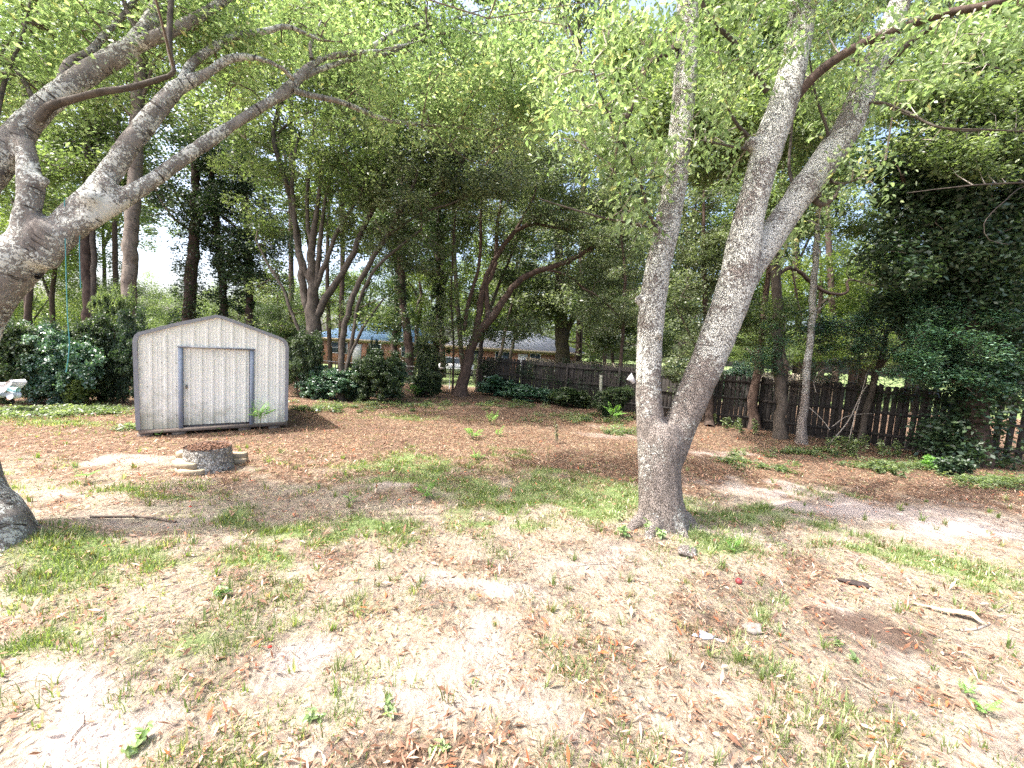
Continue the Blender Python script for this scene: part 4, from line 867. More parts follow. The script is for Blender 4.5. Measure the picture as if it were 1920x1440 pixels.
for i, ((px, py), rz, dz, lab, lift) in enumerate(pavlab):
    p = GG(px, py + (0 if lift == 0 else 4)); mb = MB()
    pts = [(-.17, -.07), (-.02, -.11), (.17, -.06), (.16, .06), (-.01, .03), (-.16, .07)]; hh = .105
    if i in (2, 3): pts = [(x * 1.35, y * 1.15) for x, y in pts]
    if i == 0 or i == 1: pts = [(x * .62, y * 1.2) for x, y in pts]
    bot = [(x, y, 0) for x, y in pts]; m1 = [(x, y, hh - .01) for x, y in pts]; tp = [(x * .95, y * .93, hh) for x, y in pts]; nn = len(pts)
    f_ = [list(range(nn))[::-1], [2 * nn + q for q in range(nn)]] + [[q, (q + 1) % nn, nn + (q + 1) % nn, nn + q] for q in range(nn)] + [[nn + q, nn + (q + 1) % nn, 2 * nn + (q + 1) % nn, 2 * nn + q] for q in range(nn)]
    mb.add(bot + m1 + tp, f_)
    mb.build("edging_stone", pav, None, False, None, (p.x, p.y, p.z - .02 + lift), (0, 0, rz), label=lab, cat="edging stone", group="edging stones round the stump")

# ------------------------------------------------------------------ picket fence
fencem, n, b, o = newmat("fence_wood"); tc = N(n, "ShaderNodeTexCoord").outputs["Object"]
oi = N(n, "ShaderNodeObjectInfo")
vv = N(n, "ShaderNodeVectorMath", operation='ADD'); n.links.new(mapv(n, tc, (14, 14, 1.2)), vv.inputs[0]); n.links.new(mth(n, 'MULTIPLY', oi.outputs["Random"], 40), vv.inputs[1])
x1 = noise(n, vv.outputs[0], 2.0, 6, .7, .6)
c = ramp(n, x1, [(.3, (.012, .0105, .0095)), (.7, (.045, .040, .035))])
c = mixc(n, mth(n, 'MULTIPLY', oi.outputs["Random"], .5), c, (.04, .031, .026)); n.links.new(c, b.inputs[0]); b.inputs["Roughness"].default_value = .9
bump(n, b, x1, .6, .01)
FA = G(905, 736); FB = G(1888, 868)
FD = (FB - FA).normalized(); FL = (FB - FA).length; fang = math.atan2(FD.y, FD.x)
fence = empty("picket_fence", (FA.x, FA.y, 0), fang, label="long dark weathered board fence with gaps, running in front of the trees", cat="fence")
rng = np.random.default_rng(12)
pm = []
for v_ in range(4):     # four picket meshes shared by all pickets
    wdt = [.132, .138, .128, .135][v_]; t_ = .018; H_ = 1.0
    prof = [(-wdt / 2, 0), (wdt / 2, 0), (wdt / 2, H_ - .03), (wdt / 2 - .03, H_), (-wdt / 2 + .03, H_), (-wdt / 2, H_ - .03)]
    q = MB(); q.add([(x, 0, z) for x, z in prof] + [(x, t_, z) for x, z in prof], [[0, 1, 2, 3, 4, 5], [11, 10, 9, 8, 7, 6]] + [[i, (i + 6), ((i + 1) % 6) + 6, (i + 1) % 6] for i in range(6)])
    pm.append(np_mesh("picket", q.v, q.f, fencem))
def fh(t): p = FA + FD * t; return float(height(p.x, p.y))
s_ = 0.0; TOT = FL + 6
while s_ < TOT:
    right_ = s_ > FL - 4.2
    gap = rng.uniform(.002, .010) if not right_ else rng.uniform(.010, .035)
    if s_ > FL - 1.2: gap = rng.uniform(.03, .08)
    if not right_ and rng.random() < .06: gap = .022
    ok = not (8.1 < s_ < 8.3)
    if ok:
        hh = 1.80 + rng.normal() * .018 - (.04 if 12 < s_ < 14 else 0)
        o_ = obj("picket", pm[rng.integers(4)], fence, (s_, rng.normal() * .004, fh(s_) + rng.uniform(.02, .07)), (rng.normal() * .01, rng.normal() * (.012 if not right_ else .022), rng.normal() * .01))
        o_.scale = (1, 1, hh)
    s_ += .135 + gap
for z, dz in ((.32, 0), (.98, 0), (1.62, 0)):
    s_ = 0.0
    while s_ < TOT:
        a_, b4 = s_, min(s_ + 2.4, TOT); mb = MB(); za, zb = fh(a_) + z, fh(b4) + z + rng.normal() * .02
        v = [(a_ + .004, -.042, za), (b4 - .004, -.042, zb), (b4 - .004, -.005, zb), (a_ + .004, -.005, za), (a_ + .004, -.042, za + .085), (b4 - .004, -.042, zb + .085), (b4 - .004, -.005, zb + .085), (a_ + .004, -.005, za + .085)]
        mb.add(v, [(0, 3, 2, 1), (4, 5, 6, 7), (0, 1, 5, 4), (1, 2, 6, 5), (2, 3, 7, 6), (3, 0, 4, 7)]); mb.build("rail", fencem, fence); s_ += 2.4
s_ = .0
while s_ < TOT:
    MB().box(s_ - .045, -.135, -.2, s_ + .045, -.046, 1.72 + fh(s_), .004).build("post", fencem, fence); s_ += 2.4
# lone pale post and white scrap on the fence
p = GG(1125, 768)
wp = flat("pale_post", (.38, .37, .31), .85, var=.3, sc=10, col2=(.12, .14, .08))
MB().box(-.055, -.055, -.1, .055, .055, 1.45, .01).build("fence_post", wp, None, False, None, p, (R(1), R(-2), fang), label="pale peeling post standing before the dark fence among creepers", cat="post")
wt = flat("white_plastic", (.82, .82, .84), .4, var=.04)
q = P(1184, 712, 14.2); mb = MB(); sc_ = 14.2 / F
prof = [(-9, 0), (-1, 13), (8, -4), (3, -8), (-2, -3)]
nn = 5; mb.add([(x * sc_, 0, z * sc_) for x, z in prof] + [(x * sc_, .02, z * sc_) for x, z in prof], [[0, 4, 3, 2, 1], [5, 6, 7, 8, 9]] + [[i, (i + 1) % 5, (i + 1) % 5 + 5, i + 5] for i in range(5)])
mb.build("white_panel_scrap", wt, None, False, None, q, (0, 0, fang * .3), label="small white pointed scrap of board hung before the fence beside the forked trunk", cat="board scrap")
# the tan fence further off
tanm = flat("tan_fence_wood", (.46, .39, .30), .85, var=.2, sc=12, stretch=(6, 6, .6))
f2a = P(985, 690, 27.5); f2b = P(1560, 700, 25.5)
tan = empty("tan_fence", (f2a.x, f2a.y, 0), math.atan2(f2b.y - f2a.y, f2b.x - f2a.x), label="pale tan board fence showing over the dark fence", cat="fence")
ln = (f2b - f2a).length; mb = MB(); s_ = 0
while s_ < ln:
    hq = 1.86 + rng.normal() * .02; mb.box(s_, 0, .05, s_ + .13, .02, hq); s_ += .14
mb.build("slats", tanm, tan, kind="stuff"); MB().box(0, .021, .4, ln, .06, .5).box(0, .021, 1.4, ln, .06, 1.5).build("rails", tanm, tan, kind="stuff")
# chain-link fence at the back of the yard
steel = flat("galvanised_steel", (.35, .36, .36), .45, .6, var=.15)
ca = GG(-60, 700); cb_ = GG(905, 712); ca = Vector((-24, 22.5, float(height(-24, 22.5))))
cl_ = empty("chain_link_fence", (0, 0, 0), label="thin wire fence with a top rail crossing behind the trunks", cat="fence")
segs = 14; pts = [gz(ca.lerp(Vector((-1.8, 21.6, 0)), i / segs)) for i in range(segs + 1)]
for p in pts: MB().tube([p, p + Vector((0, 0, 1.15))], .025, 6).build("post", steel, cl_)
MB().tube([p + Vector((0, 0, 1.1)) for p in pts], .018, 6).build("top_rail", steel, cl_)
mb = MB()
for a_, b4 in zip(pts, pts[1:]):
    Ls = (b4 - a_).length; kx = int(Ls / .16)
    for i in range(kx):
        for sg_ in (0, 1):
            x0 = i / kx; x1 = min(x0 + 1.05 / Ls, 1.0); 
            p0 = a_.lerp(b4, x0 if sg_ == 0 else x1); p1 = a_.lerp(b4, x1 if sg_ == 0 else x0)
            mb.tube([p0 + Vector((0, 0, .03)), p1 + Vector((0, 0, 1.08))], .0022, 3, False)
mb.build("wire_mesh", steel, cl_, kind="stuff")

# ------------------------------------------------------------------ houses beyond
brickm, n, b, o = newmat("house_brick"); tc = N(n, "ShaderNodeTexCoord").outputs["Object"]
bk = N(n, "ShaderNodeTexBrick"); n.links.new(mapv(n, tc, (1, 1, 1)), bk.inputs[0]); rx = N(n, "ShaderNodeMapping"); rx.inputs[2].default_value = (R(90), 0, 0); n.links.new(tc, rx.inputs[0]); n.links.new(rx.outputs[0], bk.inputs[0])
bk.inputs["Color1"].default_value = (.42, .17, .08, 1); bk.inputs["Color2"].default_value = (.32, .12, .06, 1); bk.inputs["Mortar"].default_value = (.45, .36, .28, 1)
bk.inputs["Scale"].default_value = 1; bk.inputs["Brick Width"].default_value = .22; bk.inputs["Row Height"].default_value = .075; bk.inputs["Mortar Size"].default_value = .008
n.links.new(bk.outputs[0], b.inputs[0]); b.inputs["Roughness"].default_value = .9
tanp = flat("tan_trim_paint", (.60, .48, .33), .7, var=.08); whitep = flat("white_paint", (.78, .77, .73), .6, var=.05)
glass, n, b, o = newmat("window_glass"); b.inputs[0].default_value = (.06, .08, .10, 1); b.inputs["Roughness"].default_value = .08
roofb = flat("blue_metal_roof", (.34, .55, .80), .5, .0, var=.06, sc=1.5); roofw = flat("pale_shingle_roof", (.60, .60, .62), .7, var=.12, sc=3)
roofg = flat("silver_roof", (.66, .66, .66), .6, var=.1, sc=2)
def house(name, label, x0, x1, y, dep, eave, ridge, roof, wins, z0=0.0, rz=0.0, door_x=None):
    r = empty(name, (x0, y, z0), rz, label=label, cat="house"); W = x1 - x0
    MB().box(0, 0, -.3, W, dep, eave - .32).build("wall", brickm, r); MB().box(-.01, -.01, eave - .318, W + .01, dep + .01, eave - .004).build("frieze", tanp, r)
    oh = .45; mb = MB(); v = [(-oh, -oh, eave), (W + oh, -oh, eave), (W + oh, dep + oh, eave), (-oh, dep + oh, eave), (dep * .5, dep / 2, ridge), (W - dep * .5, dep / 2, ridge)]
    mb.add(v, [(0, 1, 5, 4), (1, 2, 5), (2, 3, 4, 5), (3, 0, 4), (3, 2, 1, 0)]); rf = mb.build("roof", roof, r)
    MB().box(-oh - .03, -oh - .06, eave - .16, W + oh + .03, -oh - .003, eave + .01).build("gutter", tanp, r)
    for wx, ww, wz, wh in wins:
        mb = MB(); t = .07
        mb.box(wx - t, -.04, wz - t, wx, .0, wz + wh + t).box(wx + ww, -.04, wz - t, wx + ww + t, .0, wz + wh + t).box(wx, -.04, wz + wh, wx + ww, .0, wz + wh + t).box(wx, -.04, wz - t, wx + ww, .0, wz)
        mb.box(wx + ww / 2 - .02, -.035, wz, wx + ww / 2 + .02, -.013, wz + wh).box(wx, -.034, wz + wh / 2 - .02, wx + ww / 2 - .021, -.013, wz + wh / 2 + .02).box(wx + ww / 2 + .021, -.034, wz + wh / 2 - .02, wx + ww, -.013, wz + wh / 2 + .02)
        f_ = mb.build("window", whitep, r); MB().box(wx, -.012, wz, wx + ww, -.002, wz + wh).build("pane", glass, f_)
    if door_x is not None:
        MB().box(door_x, -.05, 0, door_x + .95, -.002, 2.05).build("door", whitep, r)
    for x in np.arange(.4, W, 2.6): pass
    return r
house("brick_house", "long orange-brick house under a light blue roof, beyond the slim tan tree", -21.5, -8.6, 43, 9, 2.55, 5.1, roofb, [(2, 1.6, 1, 1.1), (6, 1.2, 1, 1.1), (9.5, 1.6, 1, 1.1)], door_x=4.2)
house("orange_house", "low orange-brick house with a silver roof, between the ivy-covered trunks", -8.4, -4.6, 41, 6, 1.95, 3.0, roofg, [(1.0, .9, .8, .9)], z0=.0)
house("pale_roofed_house", "brick house with a pale roof and tan trim rising over the first fence panels", -6.6, 6.4, 38, 8, 2.45, 4.3, roofw, [(2.3, 1.1, .9, 1.2), (4.9, 1.3, .9, 1.2), (8.2, .9, .9, 1.2), (10.6, .9, .9, 1.2)], door_x=7.0)
zL = float(height(-40, 42)); 
house("far_brick_house", "brick house with a white roof past the hedge and parked cars", -54, -31, 44, 9, 2.5, 4.6, roofw, [(3, 1.4, 1, 1.1), (9, 1.4, 1, 1.1), (14, 1.4, 1, 1.1)], z0=zL, door_x=12)

# ------------------------------------------------------------------ cars
tyre = flat("tyre_rubber", (.03, .03, .03), .8); rimm = flat("rim_metal", (.5, .5, .5), .35, .7); lampm = flat("lamp_lens", (.7, .7, .68), .2); redm = flat("tail_lamp", (.4, .03, .02), .3)
def car(label, loc, rz, col):
    pm_ = flat("car_paint", col, .25, .2, var=.03)
    r = empty("parked_car", loc, rz, label=label, cat="car")
    body = [(-2.2, .30), (-2.25, .62), (-2.15, .85), (-1.35, .93), (1.1, .98), (2.1, .82), (2.25, .60), (2.2, .30)]
    cab = [(-1.75, .90), (-1.25, 1.38), (-.6, 1.47), (.4, 1.42), (1.15, .95)]
    def ext(pr, w0, w1, name, m_, par, bevel=.0):
        nn = len(pr); v = [(x, -w0 if z < .95 else -w1, z) for x, z in pr] + [(x, w0 if z < .95 else w1, z) for x, z in pr]
        return MB().add(v, [list(range(nn))[::-1], [nn + i for i in range(nn)]] + [[i, (i + 1) % nn, nn + (i + 1) % nn, nn + i] for i in range(nn)]).build(name, m_, par)
    bo = ext(body, .88, .86, "body", pm_, r); ext(cab, .80, .62, "cabin", pm_, r)
    win = [(-1.5, .97), (-1.15, 1.32), (-.6, 1.39), (.38, 1.35), (.98, .99)]
    for s in (-1, 1):
        v = [(x, s * (.812 - (z - .95) * .42), z) for x, z in win]; v += [(x, y - s * .01, z) for x, y, z in v]
        MB().add(v, [[0, 1, 2, 3, 4], [9, 8, 7, 6, 5]]).build("side_window", glass, r)
        MB().add([(2.17, s * .62, .62), (2.17, s * .85, .62), (2.15, s * .85, .76), (2.15, s * .62, .76), (2.26, s * .62, .60), (2.245, s * .84, .60), (2.2, s * .84, .76), (2.2, s * .62, .76)], [(4, 5, 6, 7), (0, 3, 2, 1), (0, 1, 5, 4), (3, 7, 6, 2), (1, 2, 6, 5), (0, 4, 7, 3)]).build("headlight", lampm, r)
        MB().box(-2.27, s * .72 - .12, .62, -2.20, s * .72 + .12, .78).build("tail_light", redm, r)
        for x in (-1.35, 1.4):
            t = MB().tube([(x, s * .70, .31), (x, s * .90, .31)], [.31, .31], 18).build("wheel", tyre, r)
            MB().tube([(x, s * .901, .31), (x, s * .915, .31)], [.19, .17], 12).build("rim", rimm, t)
    MB().add([(.44, -.6, 1.425), (.44, .6, 1.425), (1.17, .76, .97), (1.17, -.76, .97)], [(0, 3, 2, 1)]).build("windscreen", glass, r)
def onland(px, d):
    q = P(px, 700, d); return gz(q)
car("dark car parked beyond the hedge beside the blue rope", onland(104, 27), R(8), (.02, .03, .04))
car("white car parked further back between the dark bent trunk and the tall trunk", onland(205, 33), R(-6), (.75, .76, .78))
car("silver-white car parked in the sun past the leaning dark tree", onland(850, 34), R(4), (.7, .71, .73))
car("red-brown car near the far brick house, beyond the old leaning trunk", onland(35, 33), R(12), (.25, .05, .03))

# ------------------------------------------------------------------ shrubs and hedge
def shrub(label, px, py, w, h, seed, lm='leaf_dark', size=.09, n_=60, per=150, group=None, rad=.32, dd=0.0, dep=None, cat="shrub", name="shrub"):
    d = Dp(GG(px, py)) + dd; q = P(px, py, d); b_ = gz(Vector((q.x, q.y, 0))); rg = random.Random(seed); m_ = d / F; W = w * m_ * .5; H = h * m_
    r = empty(name, b_, 0, label=label, cat=cat, group=group); mb = MB()
    for i in range(5):
        a = rg.uniform(0, 6.28); l = rg.uniform(.3, .9)
        MB().tube([(0, 0, -.05), (W * l * .4 * math.cos(a), W * l * .4 * math.sin(a), H * .45), (W * l * math.cos(a), W * l * math.sin(a) * .6, H * rg.uniform(.6, 1.0))], [.022, .014, .006], 5).build("stem", M['bark_dark'], r)
    kind = 'bush' if h > 45 else 'low'; dp = max(.3, W * rg.uniform(.6, .8))
    for i in range(5 if kind == 'bush' else 3):
        ox = rg.uniform(-.6, .6) * W; s_ = rg.uniform(.42, .72)
        place_master("foliage", kind, rg.randrange(4), r, (ox, rg.uniform(-.2, .2) * dp, H * (.30 + .12 * i) if kind == 'bush' else H * .45), (W * s_, dp * s_ * 1.2, H * rg.uniform(.26, .45)), lm, rg.uniform(-.5, .5) + (3.14 if rg.random() < .5 else 0))
    return r
LOW = []
hed = "shrubs of the hedge behind the shed"
for i, (px, py, w, h, lm, lab) in enumerate([
    (20, 756, 150, 150, 'leaf_dark', "dark shrub where the hedge meets the old leaning trunk"), (95, 757, 160, 140, 'leaf_laurel', "bluish broadleaf shrub under the dark parked car"),
    (140, 762, 60, 60, 'leaf_far', "small lighter shrub under the blue rope's end"), (185, 752, 130, 150, 'leaf_dark', "dark shrub at the foot of the dark bent trunk"), (232, 755, 90, 140, 'leaf_deep', "blackish shrub at the foot of the tall ringed trunk"),
    (560, 745, 80, 120, 'leaf_dark', "dark shrub touching the shed's far corner"), (600, 748, 100, 60, 'leaf_laurel', "glossy shrub at the foot of the spreading tree"), (690, 752, 120, 85, 'leaf_dark', "wide dark shrub right beside the slim tan tree"),
    (665, 750, 70, 60, 'leaf_laurel', "bluish shrub at the foot of the slim tan tree"), (730, 745, 70, 60, 'leaf_laurel', "silvery-green shrub before the thin ivy-covered trunk"), (800, 745, 60, 46, 'leaf_dark', "dark shrub at the foot of the lone ivy-hung trunk"),
    (560, 690, 90, 80, 'leaf_deep', "tall black-green shrub just behind the shed's eave")]):
    shrub(lab, px, py, w, h, 200 + i, lm, .10, int(26 + w * h / 170), 170, hed)
for i, (px, py, w, h, lm, lab) in enumerate([
    (940, 742, 110, 40, 'leaf_laurel', "bluish low bush under the first dark fence panels"), (1010, 754, 120, 36, 'leaf_laurel', "pale-tipped low bush midway along the first fence stretch"), (1080, 764, 100, 40, 'leaf_dark', "dark low bush before the pale peeling post"),
    (1150, 784, 90, 56, 'leaf_dark', "dark leafy bush between the pale post and the forked trunk"), (1150, 745, 50, 34, 'leaf_laurel', "tall bushy growth against the fence near the white scrap"), (1270, 745, 60, 70, 'leaf_laurel', "laurel sprig bush seen through the fork"),
    (1360, 760, 80, 70, 'leaf_laurel', "pale-green bush beside the hollow-footed trunk"), (1440, 790, 40, 60, 'leaf_dark', "vine bush between the two brown trunks at the fence"), (1385, 810, 60, 25, 'leaf_mid', "low weedy bush at the foot of the hollow trunk"),
    (1570, 848, 70, 30, 'leaf_mid', "small bush at the foot of the laurel's leaning trunk"), (1650, 855, 90, 30, 'leaf_mid', "low bush under the widest fence gaps"), (1745, 880, 46, 22, 'fern', "pale drooping fern-like bush in a sun fleck by the dark fence"),
    (1800, 893, 60, 40, 'leaf_deep', "black-green bush under the draped evergreen"), (1650, 885, 60, 16, 'leaf_mid', "flat sprawling weed patch on the litter before the fence")]):
    if h > 32: shrub(lab, px, py, w, h, 230 + i, lm, .085, int(18 + w * h / 150), 110, "bushes along the dark fence", rad=.26)
    else: LOW.append((lab, px, py, w, h, lm))
for lab, px, py, w_, h_, lm in ("tall black-green bush rising past the blue-roofed house|700|748|40|100|leaf_deep".split('|'), "thin dark bush beside the lone ivy-hung trunk, hiding the car".split('|') + ['795', '738', '50', '90', 'leaf_dark'], "tall bush crowding the tall ringed trunk and shed corner".split('|') + ['222', '745', '70', '190', 'leaf_mid'], "leafy bush between the leaning dark tree and fence end".split('|') + ['905', '735', '40', '60', 'leaf_grey']):
    shrub(lab, float(px), float(py), float(w_), float(h_), int(float(px)), lm, group=hed, dd=.8)
# creeper over the fence top
rng = np.random.default_rng(77); vt = []
for px, py, r_ in ((930, 690, .3), (1000, 697, .4), (1060, 705, .45), (1110, 730, .5), (1140, 700, .4), (1180, 720, .35), (1560, 720, .3), (1660, 735, .3), (1740, 745, .3), (1500, 725, .3)):
    t = ((px - 905) / (1888 - 905)); d = 21 + (10.8 - 21) * (t ** .75); q = P(px, py, d - .15)
    vt.append(np.array(q)[None] + rng.normal(size=(14, 3)) * np.array([.5, .25, .22]) * (r_ / .35))
cc = np.concatenate(vt); o_ = Vector(FA)
v, f_, t = cluster_leaves(cc, rng, .28, 70, .8, size=.075, up=.2); v[:, 2] = np.maximum(v[:, 2], .05)
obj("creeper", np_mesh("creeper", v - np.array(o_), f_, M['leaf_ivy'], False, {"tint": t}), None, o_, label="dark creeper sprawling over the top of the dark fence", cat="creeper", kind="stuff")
# brush pile and bare sticks against the fence
rng = np.random.default_rng(78); mb = MB()
for i in range(230):
    q = P(rng.uniform(1465, 1670), rng.normal(700, 16), rng.uniform(12.4, 13.2)); dv = Vector((rng.normal(), rng.normal() * .4, rng.normal() * .35)).normalized() * rng.uniform(.3, .9)
    mid = q + dv * .5 + Vector(rng.normal(size=3)) * .06; mb.tube([q, mid, q + dv], [.008, .007, .003], 4, False)
o_ = Vector(P(1560, 700, 12.8)); mb.build("brush_pile", M['twig'], None, False, o_, o_, label="tangle of dry brown twigs heaped on the fence top", cat="brush pile", kind="stuff")
for i, (pts, r_, lab) in enumerate([([(1555, 832, 12.0), (1590, 790, 11.9), (1612, 745, 11.9), (1630, 715, 11.9)], .02, "forked grey stick leaning on the fence near the laurel trunk"), ([(1590, 836, 11.6), (1600, 790, 11.6), (1612, 750, 11.7), (1625, 700, 11.8)], .014, "thin upright grey stick beside the forked leaning one"),
                                    ([(1515, 762, 12.2), (1540, 785, 11.9), (1556, 806, 11.7)], .014, "short pale stick sloping down from the speckled trunk"), ([(1560, 800, 11.8), (1590, 780, 11.8), (1640, 775, 12)], .012, "low grey stick crossing in front of the fence boards"),
                                    ([(1530, 735, 12.1), (1526, 715, 12.1), (1540, 695, 12.1), (1560, 690, 12.2)], .014, "curled bare root-like stick hanging from the brush heap")]):
    s = spline([(*P(*q), r_ * (1 - .5 * j / len(pts))) for j, q in enumerate(pts)], .1); o_ = Vector(s[0, :3])
    q = bark_tube([s], "dead_branch", M['twig_pale'], None, tuple(o_), 6, i); q.location = o_; tag(q, lab, "branch", "dead branches at the fence")

# ------------------------------------------------------------------ ferny seedlings and weeds
def frond_mesh(L_, pairs, rng, lw=.05, curve=.5, rise=.9):
    V = []; Fc = []; T = []
    pts = []
    for i in range(12):
        u = i / 11; pts.append(np.array([L_ * u * (.6 + .4 * (1 - rise * .5)), 0, L_ * (rise * u - curve * rise * u * u)]))
    pts = np.array(pts)
    for i in range(11):
        a, c = pts[i], pts[i + 1]; w0 = .004; b0_ = len(V); V += [a + [0, w0, 0], a - [0, w0, 0], c - [0, w0 * .8, 0], c + [0, w0 * .8, 0]]; Fc.append([b0_, b0_ + 1, b0_ + 2, b0_ + 3]); T += [.6] * 4
    for i in range(pairs):
        u = .2 + .8 * i / (pairs - 1); k_ = u * 11; j = min(int(k_), 10); p = pts[j] + (pts[j + 1] - pts[j]) * (k_ - j)
        ll = L_ * .28 * math.sin(math.pi * min(.98, .15 + u * .8)) + .012
        for s in (-1, 1):
            d_ = np.array([.45, s, -.15 + rng.normal() * .1]); d_ /= np.linalg.norm(d_); sd_ = np.array([1, -s * .45, 0]) * ll * .16
            b0_ = len(V); V += [p, p + d_ * ll * .5 + sd_, p + d_ * ll - np.array([0, 0, ll * .15]), p + d_ * ll * .5 - sd_]; Fc.append([b0_, b0_ + 1, b0_ + 2, b0_ + 3]); T += [float(rng.uniform(0, 1))] * 4
    return np_mesh("frond", np.array(V), np.array(Fc), M['fern'], False, {"tint": np.array(T)})
rng = np.random.default_rng(31); FR = [frond_mesh(1.0, 11, rng, rise=r__, curve=c__) for r__, c__ in ((.9, .5), (1.3, .5), (.6, .6), (1.8, .35))]
def fern(label, px, py, size, nf, stem=.0, grp="feathery seedlings in the yard"):
    b_ = GG(px, py); r = empty("fern_seedling", b_, rng.uniform(0, 6), label=label, cat="seedling", group=grp)
    if stem: MB().tube([(0, 0, -.02), (.01, .01, stem * .5), (0, .02, stem)], [.008, .007, .005], 5).build("stem", M['twig'], r)
    for i in range(nf):
        z = stem * rng.uniform(.4, 1) if stem else .01
        f_ = obj("frond", FR[rng.integers(4)], r, (0, 0, z), (0, 0, i * 6.283 / nf + rng.normal() * .3)); s = size * rng.uniform(.7, 1.15); f_.scale = (s, s, s)
fern("bright feathery seedling growing against the shed's door jamb", 487, 808, .44, 9, .42)
fern("small seedling at the middle of the shed's base board", 408, 806, .2, 5, .08)
fern("tiny seedling below the shed's mossy corner block", 300, 815, .14, 5, .03)
for lab, px, py, s, nf, st in [("feathery seedling in the brown litter, further of the close pair", 921, 796, .34, 6, .1), ("feathery seedling in the brown litter, nearer of the close pair", 885, 822, .38, 7, .08), ("faint seedling between the litter pair and tall weed", 935, 818, .26, 5, .05),
                               ("seedling clump on the sunny grass in the middle of the yard", 800, 935, .22, 9, .06), ("seedling beside the bright mid-yard grass strip", 895, 862, .24, 6, .03), ("lime-green seedling before the close ivy-covered pair", 778, 745, .6, 8, .3),
                               ("tall palm-like seedling glowing before the fence by the pale post", 1170, 770, .6, 8, .75), ("second palm-like seedling under the tall one by the fence", 1150, 795, .5, 7, .35),
                               ("small seedling in the sun left of the mid-yard clump", 655, 942, .14, 6, .05), ("pale seedling at the corner of the dark soil patch", 1845, 1335, .10, 7, .03), ("pale low seedling just above the corner one", 1810, 1300, .09, 6, .02),
                               ("feathery weed between root and red ball", 1375, 1035, .16, 6, .02), ("seedling near the shed path, in pale litter", 160, 905, .25, 3, .1)]:
    fern(lab, px, py, s, nf, st)
# tall thin weed
def leafy(label, px, py, h, nl, ls, mat='weed', name="weed", cat="weed", spread=.02, grp="leafy weeds in the yard", ns_=3):
    b_ = GG(px, py); r = empty(name, b_, 0, label=label, cat=cat, group=grp)
    for s in range(ns_):
        lean = rng.normal(size=2) * h * .22; o2 = rng.normal(size=2) * spread; hh = h * rng.uniform(.6, 1.1)
        pts = [(o2[0], o2[1], -.01), (o2[0] + lean[0] * .4, o2[1] + lean[1] * .4, hh * .5), (o2[0] + lean[0], o2[1] + lean[1], hh)]
        MB().tube(pts, [.004, .003, .002], 4).build("stem", M['twig'], r)
        u = rng.uniform(.15, 1, nl); pos = np.stack([o2[0] + lean[0] * u, o2[1] + lean[1] * u, hh * u], 1)
        v, f_, t = leaf_arrays(pos, rng, ls, 1.9, up=.45, droop=.1, six=True)
        obj("leaves", np_mesh("leaves", v, f_, M[mat], False, {"tint": t}), r)
leafy("tall wispy weed standing alone in the litter before the fence", 1044, 832, .62, 40, .05, 'leaf_grey', ns_=2, spread=.03)
for lab, px, py, h, nl, ls in [("broad-leaved weed at the near foot of the forked tree", 1215, 1008, .14, 12, .07), ("broad-leaved weed on the dark side of the forked tree's foot", 1268, 1003, .20, 16, .08), ("pale leafy weed on the sandy side of the forked trunk", 1175, 1012, .16, 12, .07),
                               ("weed standing a little away from the forked trunk's pale side", 1160, 985, .24, 9, .05), ("low weed between the forked trunk's roots", 1240, 1018, .12, 10, .06), ("weed clump by the surface root, near the trunk", 1295, 1040, .10, 12, .05),
                               ("round-leaved weed beside the grey rock, upper one", 1570, 1205, .05, 5, .05), ("round-leaved weed beyond the grey rock, single bright leaf", 1604, 1235, .04, 3, .06), ("mint-green weed at the sandy bottom corner", 240, 1415, .08, 12, .05),
                               ("small weed with two bright leaves in the bare sand", 823, 1415, .07, 5, .05), ("leafy weed in the grass tuft near the sand patch", 725, 1345, .09, 5, .05), ("dark leafy weed among the shaded grass", 415, 1120, .10, 14, .05),
                               ("pale spreading weed in the shaded grass above the sand patch", 590, 1350, .06, 10, .04), ("small weed in the litter near the shed's far side", 600, 770, .15, 14, .08)]:
    leafy(lab, px, py, h, nl, ls)

for lab, px, py, w_, h_, lm in LOW:
    d = Dp(GG(px, py)); leafy(lab, px, py, h_ / F * d * 1.1, 34, .085, lm, "bush", "bush", w_ / F * d * .28, "loose low bushes before the dark fence", 12)
# ------------------------------------------------------------------ ropes, toy, small things on the ground
ropem = flat("teal_rope", (.08, .30, .30), .7, var=.15, sc=40)
for i, (pts, lab) in enumerate([([(121, 372, 3.95), (122, 430, 3.95), (124, 520, 3.95), (127, 600, 3.95), (130, 640, 3.95), (128, 670, 3.95), (124, 698, 3.95)], "long thin teal rope hanging from the leaning tree's limb"), ([(150, 425, 4.02), (149, 470, 4.02), (151, 540, 4.02)], "short end of teal rope dangling beside the long one")]):
    s = spline([(*P(*q), .0042) for q in pts], .03); o_ = Vector(s[0, :3]); mb = MB(); mb.tube(s[:, :3], .0042, 6)
    mb.build("rope", ropem, None, True, o_, o_, label=lab, cat="rope", group="teal ropes on the leaning tree")
mint = flat("mint_plastic", (.30, .55, .52), .4, var=.06); paleb = flat("pale_blue_plastic", (.55, .62, .70), .4, var=.06)
d = 9.5; o_ = P(10, 745, d); o_.z = max(o_.z - .0, -.02)
toy = empty("plastic_toy", o_, label="white and mint plastic ride-on toy half hidden by the old leaning trunk", cat="toy")
u_ = d / F
